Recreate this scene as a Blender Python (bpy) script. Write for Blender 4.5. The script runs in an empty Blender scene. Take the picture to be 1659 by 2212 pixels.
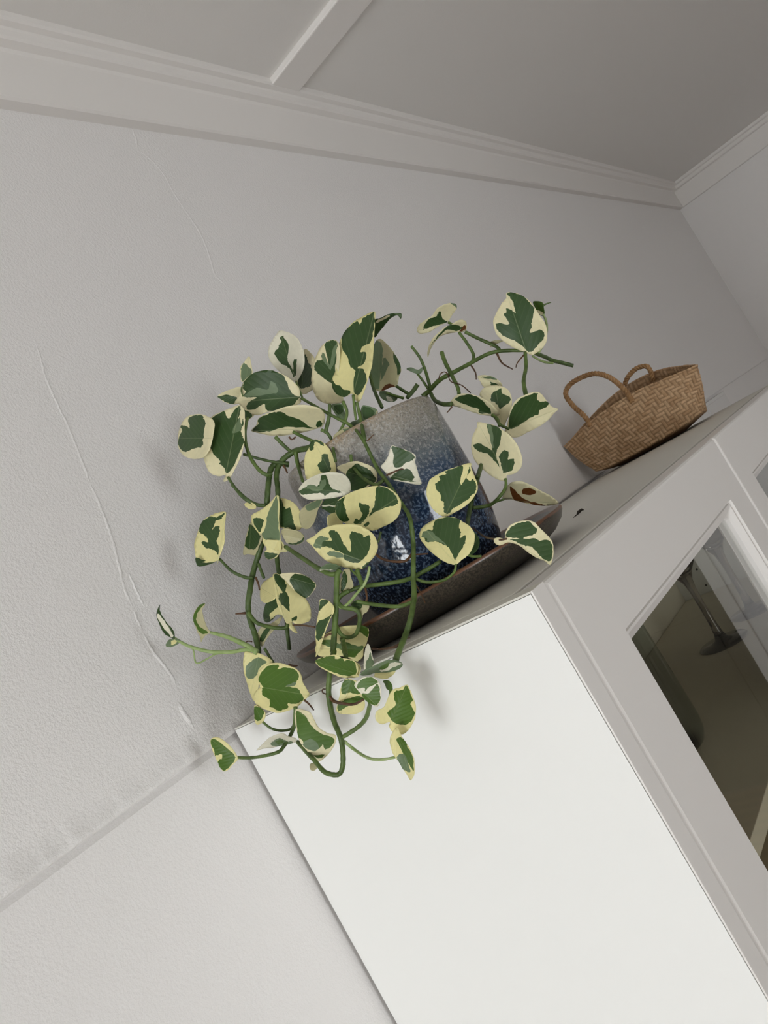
import bpy, bmesh, math, random
import numpy as np
from mathutils import Vector, Matrix
from mathutils.geometry import delaunay_2d_cdt

# ------------------------------------------------------------------ camera, light, exposure
SC = bpy.context.scene
TOP = 1.93                                   # height of the cabinet top above the floor
CEIL = TOP + 0.908
FPX = 1704.23                                # focal length in pixels of the 1659 x 2212 frame
CX, CY = 829.5, 1106.0
RM = np.array([[0.551193, -0.670193, -0.497018], [-0.265053, 0.424181, -0.86592], [0.791159, 0.609025, 0.056169]])                          # world -> camera (x right, y down, z forward)
CW = np.array([-0.502757, -0.704811, 0.07132])                          # camera position, z measured from the cabinet top

cam_d = bpy.data.cameras.new('camera')
cam = bpy.data.objects.new('camera', cam_d)
SC.collection.objects.link(cam)
cam_d.sensor_fit = 'VERTICAL'
cam_d.sensor_height = 36.0
cam_d.sensor_width = 27.0
cam_d.lens = 36.0 * FPX / 2212.0
cam_d.clip_start = 0.01
_r, _u, _b = RM.T @ [1, 0, 0], RM.T @ [0, -1, 0], -(RM.T @ [0, 0, 1])
cam.matrix_world = Matrix(((_r[0], _u[0], _b[0], CW[0]), (_r[1], _u[1], _b[1], CW[1]),
                           (_r[2], _u[2], _b[2], CW[2] + TOP), (0, 0, 0, 1)))
SC.camera = cam

world = bpy.data.worlds.new('overcast_sky')
SC.world = world
world.use_nodes = True
world.node_tree.nodes['Background'].inputs[0].default_value = (0.93, 0.97, 1.0, 1)
world.node_tree.nodes['Background'].inputs[1].default_value = 3.0


def area_light(name, loc, rot, sx, sy, power, col):
    d = bpy.data.lights.new(name, 'AREA')
    d.shape = 'RECTANGLE'
    d.size, d.size_y, d.energy, d.color = sx, sy, power, col
    o = bpy.data.objects.new(name, d)
    SC.collection.objects.link(o)
    o.location, o.rotation_euler = loc, rot
    return o


# the room's two windows: a wide one in the left wall, a narrow one in the wall behind the camera
WX = -3.4                                    # left wall
WIN = (-1.32, -0.24, 0.72, 1.96)       # y0, y1, z0, z1 of the wide window
FY = -3.6                                    # front wall
FWIN = (-1.10, -0.06, 0.8, 2.04)              # x0, x1, z0, z1 of the narrow window
area_light('daylight_wide_window', (WX - 0.06, (WIN[0] + WIN[1]) / 2, (WIN[2] + WIN[3]) / 2),
           (0, math.radians(-90), 0), WIN[3] - WIN[2], WIN[1] - WIN[0], 52, (0.97, 0.985, 1.0))
area_light('daylight_narrow_window', ((FWIN[0] + FWIN[1]) / 2, FY - 0.06, (FWIN[2] + FWIN[3]) / 2),
           (math.radians(90), 0, 0), FWIN[1] - FWIN[0], FWIN[3] - FWIN[2], 28, (0.97, 0.985, 1.0))

SC.view_settings.view_transform = 'Standard'
SC.view_settings.look = 'None'
SC.view_settings.gamma = 1.0
SC.view_settings.use_curve_mapping = False
SC.view_settings.exposure = 0.13


# ------------------------------------------------------------------ helpers
def S(r, g, b):
    return tuple(((c / 255 + 0.055) / 1.055) ** 2.4 if c > 10 else c / 255 / 12.92 for c in (r, g, b)) + (1.0,)


def ray(p):
    return np.array([(p[0] - CX) / FPX, (p[1] - CY) / FPX, 1.0])


def at(p, depth):
    """photo pixel + distance along the view axis -> world point"""
    q = CW + RM.T @ (ray(p) * depth)
    return np.array([q[0], q[1], q[2] + TOP])


def on(p, axis, val):
    """photo pixel -> world point on the plane axis = val (z measured from the floor)"""
    d = RM.T @ ray(p)
    c = np.array([CW[0], CW[1], CW[2] + TOP])
    return c + d * ((val - c[axis]) / d[axis])


def new_mat(name, col, rough=0.5, spec=0.4, **kw):
    m = bpy.data.materials.new(name)
    m.use_nodes = True
    b = m.node_tree.nodes['Principled BSDF']
    b.inputs['Base Color'].default_value = col
    b.inputs['Roughness'].default_value = rough
    b.inputs['Specular IOR Level'].default_value = spec
    for k, v in kw.items():
        b.inputs[k].default_value = v
    return m


class NT:
    """small shorthand for building node trees"""
    def __init__(self, m):
        self.t = m.node_tree
        self.b = self.t.nodes['Principled BSDF']
        self.tc = None

    def n(self, kind, **kw):
        x = self.t.nodes.new(kind)
        for k, v in kw.items():
            setattr(x, k, v)
        return x

    def l(self, a, b):
        self.t.links.new(a, b)

    def coord(self, which='Object'):
        if self.tc is None:
            self.tc = self.n('ShaderNodeTexCoord')
        return self.tc.outputs[which]

    def noise(self, scale, detail=2.0, rough=0.5, vec=None, dist=0.0):
        x = self.n('ShaderNodeTexNoise')
        x.inputs['Scale'].default_value = scale
        x.inputs['Detail'].default_value = detail
        x.inputs['Roughness'].default_value = rough
        x.inputs['Distortion'].default_value = dist
        self.l(vec if vec is not None else self.coord(), x.inputs['Vector'])
        return x.outputs['Fac']

    def ramp(self, fac, stops, interp='LINEAR'):
        r = self.n('ShaderNodeValToRGB')
        r.color_ramp.interpolation = interp
        e = r.color_ramp.elements
        while len(e) < len(stops):
            e.new(0.5)
        for i, (p, c) in enumerate(stops):
            e[i].position = p
            e[i].color = c if len(c) == 4 else (*c, 1)
        self.l(fac, r.inputs[0])
        return r.outputs[0]

    def mix(self, fac, a, b, mode='MIX'):
        x = self.n('ShaderNodeMix', data_type='RGBA', blend_type=mode)
        if isinstance(fac, (int, float)):
            x.inputs[0].default_value = fac
        else:
            self.l(fac, x.inputs[0])
        for s, v in ((6, a), (7, b)):
            if isinstance(v, tuple):
                x.inputs[s].default_value = v
            else:
                self.l(v, x.inputs[s])
        return x.outputs[2]

    def math(self, op, a, b=0.0, c=None):
        x = self.n('ShaderNodeMath', operation=op)
        for s, v in ((0, a), (1, b), (2, c)):
            if v is None:
                continue
            if isinstance(v, (int, float)):
                x.inputs[s].default_value = v
            else:
                self.l(v, x.inputs[s])
        return x.outputs[0]

    def bump(self, h, strength, dist=0.01):
        x = self.n('ShaderNodeBump')
        x.inputs['Strength'].default_value = strength
        x.inputs['Distance'].default_value = dist
        self.l(h, x.inputs['Height'])
        self.l(x.outputs[0], self.b.inputs['Normal'])

    def color(self, c):
        self.l(c, self.b.inputs['Base Color'])


# ------------------------------------------------------------------ materials
def plaster(name, col, coarse, fine, strength):
    m = new_mat(name, col, 0.62, 0.3)
    t = NT(m)
    a = t.noise(coarse, 3, 0.55)
    b = t.noise(fine, 2, 0.5)
    h = t.math('ADD', t.math('MULTIPLY', a, 1.0), t.math('MULTIPLY', b, 0.35))
    t.bump(h, strength, 0.004)
    big = t.noise(1.3, 2, 0.5)
    t.color(t.mix(t.math('MULTIPLY', big, 0.35), col, (col[0] * 0.93, col[1] * 0.935, col[2] * 0.93, 1)))
    return m


M = {}
M['wall'] = plaster('wall_paint', S(240, 237, 235), 300, 760, 0.30)
M['wall_smooth'] = plaster('smooth_wall_paint', S(241, 238, 236), 330, 800, 0.20)
M['ceiling'] = plaster('ceiling_paint', S(234, 231, 227), 320, 700, 0.08)
M['trim'] = plaster('gloss_trim_paint', S(238, 234, 230), 60, 300, 0.06)
M['floor'] = new_mat('timber_floor', S(150, 112, 78), 0.45)
t = NT(M['floor'])
w = t.n('ShaderNodeTexWave')
w.inputs['Scale'].default_value = 3.5
w.inputs['Distortion'].default_value = 3.0
t.l(t.coord(), w.inputs['Vector'])
t.color(t.ramp(w.outputs['Fac'], [(0.0, S(96, 70, 48)), (1.0, S(128, 98, 70))]))

def lacquer(name, col, rough):
    m = new_mat(name, col, rough, 0.4)
    t = NT(m)
    n = t.noise(2.2, 2, 0.5)
    t.color(t.mix(t.math('MULTIPLY', n, 0.25), col, (col[0] * 0.96, col[1] * 0.965, col[2] * 0.95, 1)))
    return m


M['cab'] = lacquer('white_foil', S(244, 244, 241), 0.42)
M['cab_front'] = lacquer('white_lacquer_front', S(236, 232, 228), 0.36)
M['cab_top'] = lacquer('shaded_white_top', S(220, 217, 208), 0.6)  # shade on the top painted in: greyer than the white foil sides
M['cab_in'] = lacquer('white_interior', S(232, 224, 205), 0.5)
M['groove'] = new_mat('dark_joint', S(120, 112, 104), 0.8)
M['hole'] = new_mat('pin_hole', S(25, 24, 22), 0.8)


def thin_glass(name, tint, faces=2.1, gloss_tint=(1, 1, 1, 1)):
    m = bpy.data.materials.new(name)
    m.use_nodes = True
    nt = m.node_tree
    nt.nodes.remove(nt.nodes['Principled BSDF'])
    out = nt.nodes['Material Output']
    tr = nt.nodes.new('ShaderNodeBsdfTransparent')
    tr.inputs[0].default_value = tint
    gl = nt.nodes.new('ShaderNodeBsdfGlossy')
    gl.inputs['Roughness'].default_value = 0.015
    gl.inputs[0].default_value = gloss_tint
    fr_ = nt.nodes.new('ShaderNodeFresnel')
    fr_.inputs[0].default_value = 1.5
    geo = nt.nodes.new('ShaderNodeNewGeometry')
    fr = nt.nodes.new('ShaderNodeMath')                # the inner face of a pane lets light straight out
    fr.operation = 'MULTIPLY_ADD'
    inv = nt.nodes.new('ShaderNodeMath')
    inv.operation = 'MULTIPLY_ADD'                     # front face carries the reflection of both faces
    inv.inputs[1].default_value = -faces
    inv.inputs[2].default_value = faces
    nt.links.new(geo.outputs['Backfacing'], inv.inputs[0])
    nt.links.new(fr_.outputs[0], fr.inputs[0])
    nt.links.new(inv.outputs[0], fr.inputs[1])
    fr.inputs[2].default_value = 0.0
    fr.use_clamp = True
    mx = nt.nodes.new('ShaderNodeMixShader')
    nt.links.new(fr.outputs[0], mx.inputs[0])
    nt.links.new(tr.outputs[0], mx.inputs[1])
    nt.links.new(gl.outputs[0], mx.inputs[2])
    nt.links.new(mx.outputs[0], out.inputs[0])
    return m


M['pane'] = thin_glass('door_glass', (0.95, 0.95, 0.92, 1), 2.2, (0.95, 0.98, 1.0, 1))
M['window_pane'] = thin_glass('window_glass', (0.97, 0.98, 0.98, 1))
M['stemware'] = new_mat('clear_stemware', (0.50, 0.47, 0.46, 1), 0.02, 0.5, IOR=1.5)
M['stemware'].node_tree.nodes['Principled BSDF'].inputs['Transmission Weight'].default_value = 1.0
M['green_glass'] = thin_glass('pale_green_bottle_glass', (0.86, 0.91, 0.88, 1), 0.8)

# leaves: colour comes from the traced variegation stored per face, veins and sheen from nodes
m = new_mat('variegated_leaf', (0.5, 0.6, 0.3, 1), 0.42, 0.38)
t = NT(m)
at_c = t.n('ShaderNodeVertexColor')
at_c.layer_name = 'Col'
uv = t.n('ShaderNodeUVMap')
uv.uv_map = 'UVMap'
n1 = t.noise(260, 3, 0.6)
n2 = t.noise(38, 2, 0.5)
mot = t.math('ADD', t.math('MULTIPLY', n1, 0.18), t.math('MULTIPLY', n2, 0.34))
base = t.mix(1.0, at_c.outputs['Color'], t.ramp(mot, [(0.12, (0.84, 0.85, 0.82)), (0.40, (1.08, 1.07, 1.05))]), 'MULTIPLY')
sep = t.n('ShaderNodeSeparateXYZ')
t.l(uv.outputs[0], sep.inputs[0])
aS = t.math('ABSOLUTE', t.math('SUBTRACT', sep.outputs[1], 0.5))
rib = t.math('SUBTRACT', 1.0, t.math('MINIMUM', t.math('DIVIDE', aS, 0.013), 1.0))
base = t.mix(t.math('MULTIPLY', rib, 0.22), base, (0.52, 0.60, 0.30, 1))
ph = t.math('ADD', t.math('MULTIPLY', sep.outputs[0], 46.0), t.math('MULTIPLY', aS, -52.0))
sn_ = t.math('SINE', t.math('ADD', ph, t.math('MULTIPLY', n2, 2.0)))
vline = t.math('POWER', t.math('MAXIMUM', sn_, 0.0), 10.0)
base = t.mix(t.math('MULTIPLY', vline, 0.04), base, (0.50, 0.58, 0.32, 1))
t.color(base)
t.bump(t.math('ADD', t.math('MULTIPLY', sn_, 0.05), t.math('ADD', t.math('MULTIPLY', n2, 0.8), t.math('MULTIPLY', rib, -0.5))), 0.35, 0.0018)
tl = t.n('ShaderNodeBsdfTranslucent')
t.l(base, tl.inputs[0])
ms = t.n('ShaderNodeMixShader')
ms.inputs[0].default_value = 0.12
t.l(t.b.outputs[0], ms.inputs[1])
t.l(tl.outputs[0], ms.inputs[2])
t.l(ms.outputs[0], t.t.nodes['Material Output'].inputs[0])
M['leaf'] = m

def stemmat(name, c1, c2):
    m = new_mat(name, c1, 0.45, 0.4)
    t = NT(m)
    n = t.noise(70, 3, 0.6)
    t.color(t.ramp(n, [(0.35, c1), (0.65, c2)]))
    t.bump(t.noise(220, 2, 0.5), 0.2, 0.001)
    return m


M['stem'] = stemmat('green_stem', S(64, 84, 36), S(96, 118, 58))
M['stem_old'] = stemmat('dark_green_stem', S(54, 72, 34), S(84, 104, 56))
M['stem_young'] = stemmat('pale_green_stem', S(128, 152, 84), S(166, 184, 128))
M['root'] = stemmat('brown_aerial_root', S(62, 40, 26), S(96, 66, 40))
M['soil'] = stemmat('potting_soil', S(38, 28, 20), S(66, 50, 36))

# pot: beige rim running into speckled blue glaze
m = new_mat('blue_reactive_glaze', S(60, 80, 115), 0.07, 0.55)
t = NT(m)
sp = t.n('ShaderNodeSeparateXYZ')
t.l(t.coord('Object'), sp.inputs[0])
z = sp.outputs[2]
drip = t.noise(14, 3, 0.6)
zz = t.math('ADD', z, t.math('MULTIPLY', t.math('SUBTRACT', drip, 0.5), 0.034))
fac = t.math('DIVIDE', zz, 0.2)
gr = t.ramp(fac, [(0.0, S(18, 27, 44)), (0.46, S(30, 45, 68)), (0.60, S(58, 76, 98)), (0.71, S(104, 115, 122)),
                  (0.82, S(142, 140, 134)), (0.94, S(154, 146, 132)), (0.985, S(158, 134, 102))])
vo = t.n('ShaderNodeTexVoronoi')
vo.inputs['Scale'].default_value = 420
t.l(t.coord('Object'), vo.inputs['Vector'])
spk = t.noise(340, 2, 0.6)
spc = t.ramp(fac, [(0.45, S(118, 140, 166)), (0.75, S(184, 182, 176))])
light = t.ramp(spk, [(0.5, (0, 0, 0)), (0.62, (1, 1, 1))])
dark = t.ramp(t.noise(520, 2, 0.6), [(0.52, (0, 0, 0)), (0.66, (1, 1, 1))])
c = t.mix(t.math('MULTIPLY', light, 0.55), gr, spc)
c = t.mix(t.math('MULTIPLY', dark, 0.42), c, S(40, 43, 52))
t.color(c)
t.bump(t.noise(300, 2, 0.5), 0.04, 0.001)
M['pot'] = m

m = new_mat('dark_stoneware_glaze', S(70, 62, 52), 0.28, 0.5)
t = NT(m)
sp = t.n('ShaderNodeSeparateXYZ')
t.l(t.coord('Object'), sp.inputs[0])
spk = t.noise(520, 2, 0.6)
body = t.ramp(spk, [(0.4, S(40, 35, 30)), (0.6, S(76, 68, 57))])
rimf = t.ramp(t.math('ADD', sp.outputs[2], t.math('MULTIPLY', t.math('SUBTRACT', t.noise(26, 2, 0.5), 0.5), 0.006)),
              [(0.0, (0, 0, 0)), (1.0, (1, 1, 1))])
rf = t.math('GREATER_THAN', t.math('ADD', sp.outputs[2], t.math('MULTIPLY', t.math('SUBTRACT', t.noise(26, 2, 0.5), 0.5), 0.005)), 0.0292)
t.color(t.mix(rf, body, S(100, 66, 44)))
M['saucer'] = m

# woven seagrass
m = new_mat('woven_seagrass', S(170, 130, 90), 0.75, 0.2)
t = NT(m)
vc = t.n('ShaderNodeVertexColor')
vc.layer_name = 'Col'
t.color(t.mix(1.0, vc.outputs['Color'], t.ramp(t.noise(120, 3, 0.6), [(0.3, (0.86, 0.85, 0.83)), (0.7, (1.1, 1.09, 1.06))]), 'MULTIPLY'))
t.bump(t.noise(600, 2, 0.5), 0.3, 0.001)
M['weave'] = m
M['rope'] = stemmat('seagrass_rope', S(146, 108, 68), S(182, 142, 98))
M['crumb'] = new_mat('dried_leaf', S(48, 42, 36), 0.8)
M['added_door_leaf'] = lacquer('added_door_dark_olive', S(74, 68, 57), 0.5)
M['block'] = lacquer('white_plastic', S(232, 230, 228), 0.5)


# ------------------------------------------------------------------ mesh helpers
def link(name, me, mat, parent=None):
    o = bpy.data.objects.new(name, me)
    SC.collection.objects.link(o)
    for mm in (mat if isinstance(mat, (list, tuple)) else [mat]):
        if mm is not None:
            me.materials.append(mm)
    if parent is not None:
        o.parent = parent
        o.matrix_parent_inverse = parent.matrix_world.inverted()
    return o


def empty(name, loc):
    o = bpy.data.objects.new(name, None)
    SC.collection.objects.link(o)
    o.location = loc
    o.empty_display_size = 0.05
    o.matrix_world = Matrix.Translation(loc)
    return o


def tag(o, label=None, cat=None, group=None, kind=None):
    for k, v in (('label', label), ('category', cat), ('group', group), ('kind', kind)):
        if v:
            o[k] = v
    return o


def mesh_obj(name, verts, faces, mat, parent=None, smooth=False, origin=None):
    verts = np.asarray(verts, float)
    if origin is not None:
        verts = verts - np.asarray(origin)
    me = bpy.data.meshes.new(name)
    me.from_pydata([tuple(v) for v in verts], [], faces)
    me.update()
    if smooth:
        me.polygons.foreach_set('use_smooth', [True] * len(me.polygons))
    o = link(name, me, mat)
    if origin is not None:
        o.matrix_world = Matrix.Translation(Vector(origin))
    if parent is not None:
        o.parent = parent
        o.matrix_parent_inverse = parent.matrix_world.inverted()
    return o


def box(name, x0, x1, y0, y1, z0, z1, mat, parent=None, bevel=0.0, seg=2):
    bm = bmesh.new()
    bmesh.ops.create_cube(bm, size=1.0)
    c = Vector(((x0 + x1) / 2, (y0 + y1) / 2, (z0 + z1) / 2))
    for v in bm.verts:
        v.co = Vector((v.co.x * (x1 - x0), v.co.y * (y1 - y0), v.co.z * (z1 - z0)))
    if bevel:
        bmesh.ops.bevel(bm, geom=bm.edges[:], offset=bevel, segments=seg, affect='EDGES', profile=0.5)
    me = bpy.data.meshes.new(name)
    bm.to_mesh(me)
    bm.free()
    o = link(name, me, mat)
    o.matrix_world = Matrix.Translation(c)
    if parent is not None:
        o.parent = parent
        o.matrix_parent_inverse = parent.matrix_world.inverted()
    return o


def lathe(name, prof, mat, parent=None, loc=(0, 0, 0), n=72, wob=None):
    vs, fs = [], []
    for i, (r, z) in enumerate(prof):
        for k in range(n):
            a = 2 * math.pi * k / n
            rr = r * (1 + (wob(a, i) if wob else 0))
            vs.append((rr * math.cos(a), rr * math.sin(a), z))
    for i in range(len(prof) - 1):
        for k in range(n):
            k2 = (k + 1) % n
            fs.append((i * n + k, i * n + k2, (i + 1) * n + k2, (i + 1) * n + k))
    fs.append(tuple(range(n - 1, -1, -1)))
    fs.append(tuple((len(prof) - 1) * n + k for k in range(n)))
    me = bpy.data.meshes.new(name)
    me.from_pydata(vs, [], fs)
    me.update()
    me.polygons.foreach_set('use_smooth', [len(p.vertices) == 4 for p in me.polygons])
    o = link(name, me, mat)
    o.matrix_world = Matrix.Translation(Vector(loc))
    if parent is not None:
        o.parent = parent
        o.matrix_parent_inverse = parent.matrix_world.inverted()
    return o


def catmull(P, sub=6, closed=False):
    P = np.asarray(P, float)
    n = len(P)
    out = []
    rng = range(n if closed else n - 1)
    for i in rng:
        if closed:
            a, b, c, d = P[(i - 1) % n], P[i], P[(i + 1) % n], P[(i + 2) % n]
        else:
            a, b, c, d = P[max(i - 1, 0)], P[i], P[i + 1], P[min(i + 2, n - 1)]
        for k in range(sub):
            s = k / sub
            out.append(0.5 * (2 * b + (c - a) * s + (2 * a - 5 * b + 4 * c - d) * s * s + (3 * b - a - 3 * c + d) * s ** 3))
    if not closed:
        out.append(P[-1])
    return np.array(out)


def tube_data(P, R, n=8):
    P = np.asarray(P, float)
    vs, fs = [], []
    up = np.array([0.3, 0.5, 0.81])
    for i in range(len(P)):
        d = P[min(i + 1, len(P) - 1)] - P[max(i - 1, 0)]
        d = d / (np.linalg.norm(d) + 1e-12)
        a = np.cross(d, up)
        if np.linalg.norm(a) < 1e-4:
            a = np.cross(d, [1, 0, 0])
        a /= np.linalg.norm(a)
        b = np.cross(d, a)
        up = np.cross(a, d)
        for k in range(n):
            th = 2 * math.pi * k / n
            vs.append(P[i] + R[i] * (math.cos(th) * a + math.sin(th) * b))
    for i in range(len(P) - 1):
        for k in range(n):
            k2 = (k + 1) % n
            fs.append((i * n + k, i * n + k2, (i + 1) * n + k2, (i + 1) * n + k))
    fs.append(tuple(range(n - 1, -1, -1)))
    fs.append(tuple((len(P) - 1) * n + k for k in range(n)))
    return vs, fs


def boxes(name, lst, mats, parent=None):
    """one mesh made of axis-aligned blocks (x0,x1,y0,y1,z0,z1[,material])"""
    vs, fs, mi = [], [], []
    for b in lst:
        x0, x1, y0, y1, z0, z1 = b[:6]
        k = len(vs)
        vs += [(x0, y0, z0), (x1, y0, z0), (x1, y1, z0), (x0, y1, z0), (x0, y0, z1), (x1, y0, z1), (x1, y1, z1), (x0, y1, z1)]
        fs += [tuple(k + i for i in f) for f in ((0, 3, 2, 1), (4, 5, 6, 7), (0, 1, 5, 4), (1, 2, 6, 5), (2, 3, 7, 6), (3, 0, 4, 7))]
        mi += [b[6] if len(b) > 6 else 0] * 6
    o = mesh_obj(name, vs, fs, mats, parent)
    o.data.polygons.foreach_set('material_index', mi)
    return o


def struct(o):
    o['kind'] = 'structure'
    return o


# ------------------------------------------------------------------ the room
XR = 3.47                                     # right wall
T = 0.12
struct(boxes('floor', [(WX - T, XR + T, FY - T, T, -0.1, 0)], M['floor']))
struct(boxes('ceiling', [(WX - T, XR + T, FY - T, T, CEIL, CEIL + 0.1)], M['ceiling']))


def seam_z(x):
    return TOP + float(np.interp(x, [-0.6, -0.26, -0.04, 2.1, 3.4], [-0.013, -0.0085, -0.004, 0.012, 0.0125]))


def build_wall_back():
    # two sheets of wall board with an open joint between them, on a backing
    xs = [WX - T, -0.6, -0.26, -0.04, 2.1, 3.4, XR + T]
    vs, fs, mi = [], [], []
    for x in xs:
        z = seam_z(x)
        dp = float(np.interp(x, [0, 1.2], [0.0052, 0.0014]))
        vs += [(x, 0, CEIL), (x, 0, z), (x, dp, z - 0.0002), (x, dp, z - 0.0016), (x, 0.0009, z - 0.0075), (x, 0.0009, 0), (x, T, 0), (x, T, CEIL)]
    for i in range(len(xs) - 1):
        for k in range(8):
            a, b = i * 8 + k, i * 8 + (k + 1) % 8
            fs.append((a, b, b + 8, a + 8))
            mi.append(0 if k in (0, 1, 2, 7) else 1)
    n = len(vs)
    fs += [tuple(range(7, -1, -1)), tuple(range(n - 8, n))]
    mi += [0, 0]
    o = mesh_obj('wall_back', vs, fs, [M['wall'], M['wall_smooth']])
    o.data.polygons.foreach_set('material_index', mi)
    return struct(o)


wall_back = build_wall_back()
y0, y1, z0, z1 = WIN
struct(boxes('wall_left', [(WX - T, WX, FY, y0, 0, CEIL), (WX - T, WX, y1, 0, 0, CEIL), (WX - T, WX, y0, y1, 0, z0), (WX - T, WX, y0, y1, z1, CEIL)], M['wall']))
x0, x1, fz0, fz1 = FWIN
struct(boxes('wall_front', [(WX - T, x0, FY - T, FY, 0, CEIL), (x1, XR + T, FY - T, FY, 0, CEIL), (x0, x1, FY - T, FY, 0, fz0), (x0, x1, FY - T, FY, fz1, CEIL)], M['wall']))
DY0, DY1, DZ = -2.48, -1.545, 2.06
struct(boxes('wall_right', [(XR, XR + T, FY, DY0, 0, CEIL), (XR, XR + T, DY1, 0, 0, CEIL), (XR, XR + T, DY0, DY1, DZ, CEIL)], M['wall']))
d1 = struct(empty('door_1', (XR, (DY0 + DY1) / 2, 0)))
for (a, b, c, d) in ((DY0 - 0.07, DY0, 0, DZ + 0.07), (DY1, DY1 + 0.07, 0, DZ + 0.07), (DY0, DY1, DZ, DZ + 0.07)):
    box('architrave', XR - 0.018, XR, a, b, c, d, M['trim'], d1, 0.004)

leaf_ = box('added_door_leaf', XR + 0.03, XR + 0.07, DY0 + 0.003, DY1 - 0.003, 0.005, DZ - 0.003, M['added_door_leaf'], d1, 0.002)  # unseen door, added so the cabinet glass has something dark to reflect
for za, zb in ((0.2, 0.95), (1.1, 1.9)):
    for ya, yb in ((DY0 + 0.11, (DY0 + DY1) / 2 - 0.05), ((DY0 + DY1) / 2 + 0.05, DY1 - 0.11)):
        box('door_panel', XR + 0.022, XR + 0.03, ya, yb, za, zb, M['added_door_leaf'], leaf_, 0.004)


def window(name, mode, a0, a1, z0, z1, n):
    """sash window standing in a wall opening: frame bars, glazing bars, panes"""
    w = struct(empty(name, (WX, (a0 + a1) / 2, z0) if mode == 'x' else ((a0 + a1) / 2, FY, z0)))
    def bar(nm, p0, p1, q0, q1, d0, d1, mat, bev=0.004):
        if mode == 'x':
            return box(nm, WX - d1, WX - d0, p0, p1, q0, q1, mat, w, bev)
        return box(nm, p0, p1, FY - d1, FY - d0, q0, q1, mat, w, bev)
    f = 0.05
    bar('frame_side', a0, a0 + f, z0, z1, 0.0, 0.05, M['trim'])
    bar('frame_side', a1 - f, a1, z0, z1, 0.0, 0.05, M['trim'])
    bar('frame_head', a0 + f, a1 - f, z1 - f, z1, 0.0, 0.05, M['trim'])
    bar('frame_sill', a0 + f, a1 - f, z0, z0 + f, 0.0, 0.05, M['trim'])
    step = (a1 - a0 - 2 * f) / n
    for i in range(n):
        p = a0 + f + i * step
        if i:
            bar('mullion', p - 0.018, p + 0.018, z0 + f, z1 - f, 0.005, 0.045, M['trim'])
        bar('pane', p + (0.018 if i else 0), p + step - (0.018 if i < n - 1 else 0), z0 + f, z1 - f, 0.022, 0.026, M['window_pane'], 0)
    return w


window('window_1', 'x', WIN[0], WIN[1], WIN[2], WIN[3], 2)
window('window_2', 'y', FWIN[0], FWIN[1], FWIN[2], FWIN[3], 1)

# stepped timber cornice: same section along the back and the right wall, mitred in the corner
PROF = [(-0.004, 0.798), (0.017, 0.7965), (0.0205, 0.799), (0.0205, 0.872), (0.023, 0.8765), (0.034, 0.879), (0.037, 0.882),
        (0.037, 0.892), (0.039, 0.8945), (0.047, 0.896), (0.050, 0.899), (0.050, 0.912), (-0.004, 0.912)]


def sweep_trim(name, p0, p1):
    """p0/p1: functions offset -> (x, y) of the two ends"""
    vs, fs = [], []
    n = len(PROF)
    for e in (p0, p1):
        for d, z in PROF:
            x, y = e(d)
            vs.append((x, y, TOP + z))
    for i in range(n):
        fs.append((i, (i + 1) % n, n + (i + 1) % n, n + i))
    fs += [tuple(range(n - 1, -1, -1)), tuple(range(n, 2 * n))]
    o = mesh_obj(name, vs, fs, M['trim'])
    bm = bmesh.new(); bm.from_mesh(o.data)
    bmesh.ops.recalc_face_normals(bm, faces=bm.faces[:])
    bm.to_mesh(o.data); bm.free()
    return struct(o)


sweep_trim('trim_1', lambda d: (WX, -d), lambda d: (XR - d, -d))
sweep_trim('trim_2', lambda d: (XR - d, -d), lambda d: (XR - d, FY))
tb = struct(box('trim_3', 0.684, 0.760, FY, -0.030, CEIL - 0.0115, CEIL + 0.001, M['trim'], None, 0.0025))

# hand-made plaster: the bead along the board joint and hairline cracks stand proud of the wall
rnd = random.Random(4)


def noise1(x, _t={}):
    v = 0.0
    for f, a in ((28, 0.5), (75, 0.35), (190, 0.3), (430, 0.22)):
        u = x * f + 1000.0
        i = math.floor(u)
        for j in (i, i + 1):
            if (f, j) not in _t:
                _t[(f, j)] = rnd.uniform(-1, 1)
        w_ = u - i
        w_ = w_ * w_ * (3 - 2 * w_)
        v += a * (_t[(f, i)] * (1 - w_) + _t[(f, i + 1)] * w_)
    return v


def seam():
    xs = np.linspace(-1.2, XR - 0.01, 1100)
    vs, fs = [], []
    n = 9
    ph = [rnd.uniform(0, 6) for _ in range(8)]
    for x in xs:
        zc = seam_z(x)
        amp = np.interp(x, [-0.3, 0.0, 1.2, 2.0, 3.4], [1.0, 0.85, 0.6, 0.5, 0.5])
        wv = noise1(x)
        h = amp * (0.0056 + 0.0022 * wv + rnd.uniform(-0.0003, 0.0003))
        hh = 0.0066 * (1 + 0.22 * wv)
        # crevice, rounded lip, then a long feathered slope back into the upper wall
        for dz, dy in ((0.0006, 0.004), (0.0003, 0.001), (0.0000, -0.2 * h), (-0.0004, -0.55 * h), (0.25 * hh, -0.86 * h), (0.7 * hh, -h), (1.3 * hh, -0.66 * h), (2.2 * hh, -0.26 * h), (4.2 * hh, 0.0006)):
            vs.append((x, dy, zc + dz + 0.0008 * wv))
    for i in range(len(xs) - 1):
        for k in range(n - 1):
            a = i * n + k
            fs.append((a, a + n, a + n + 1, a + 1))
    return mesh_obj('plaster_seam', vs, fs, M['wall'], wall_back, True)


seam()


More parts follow.
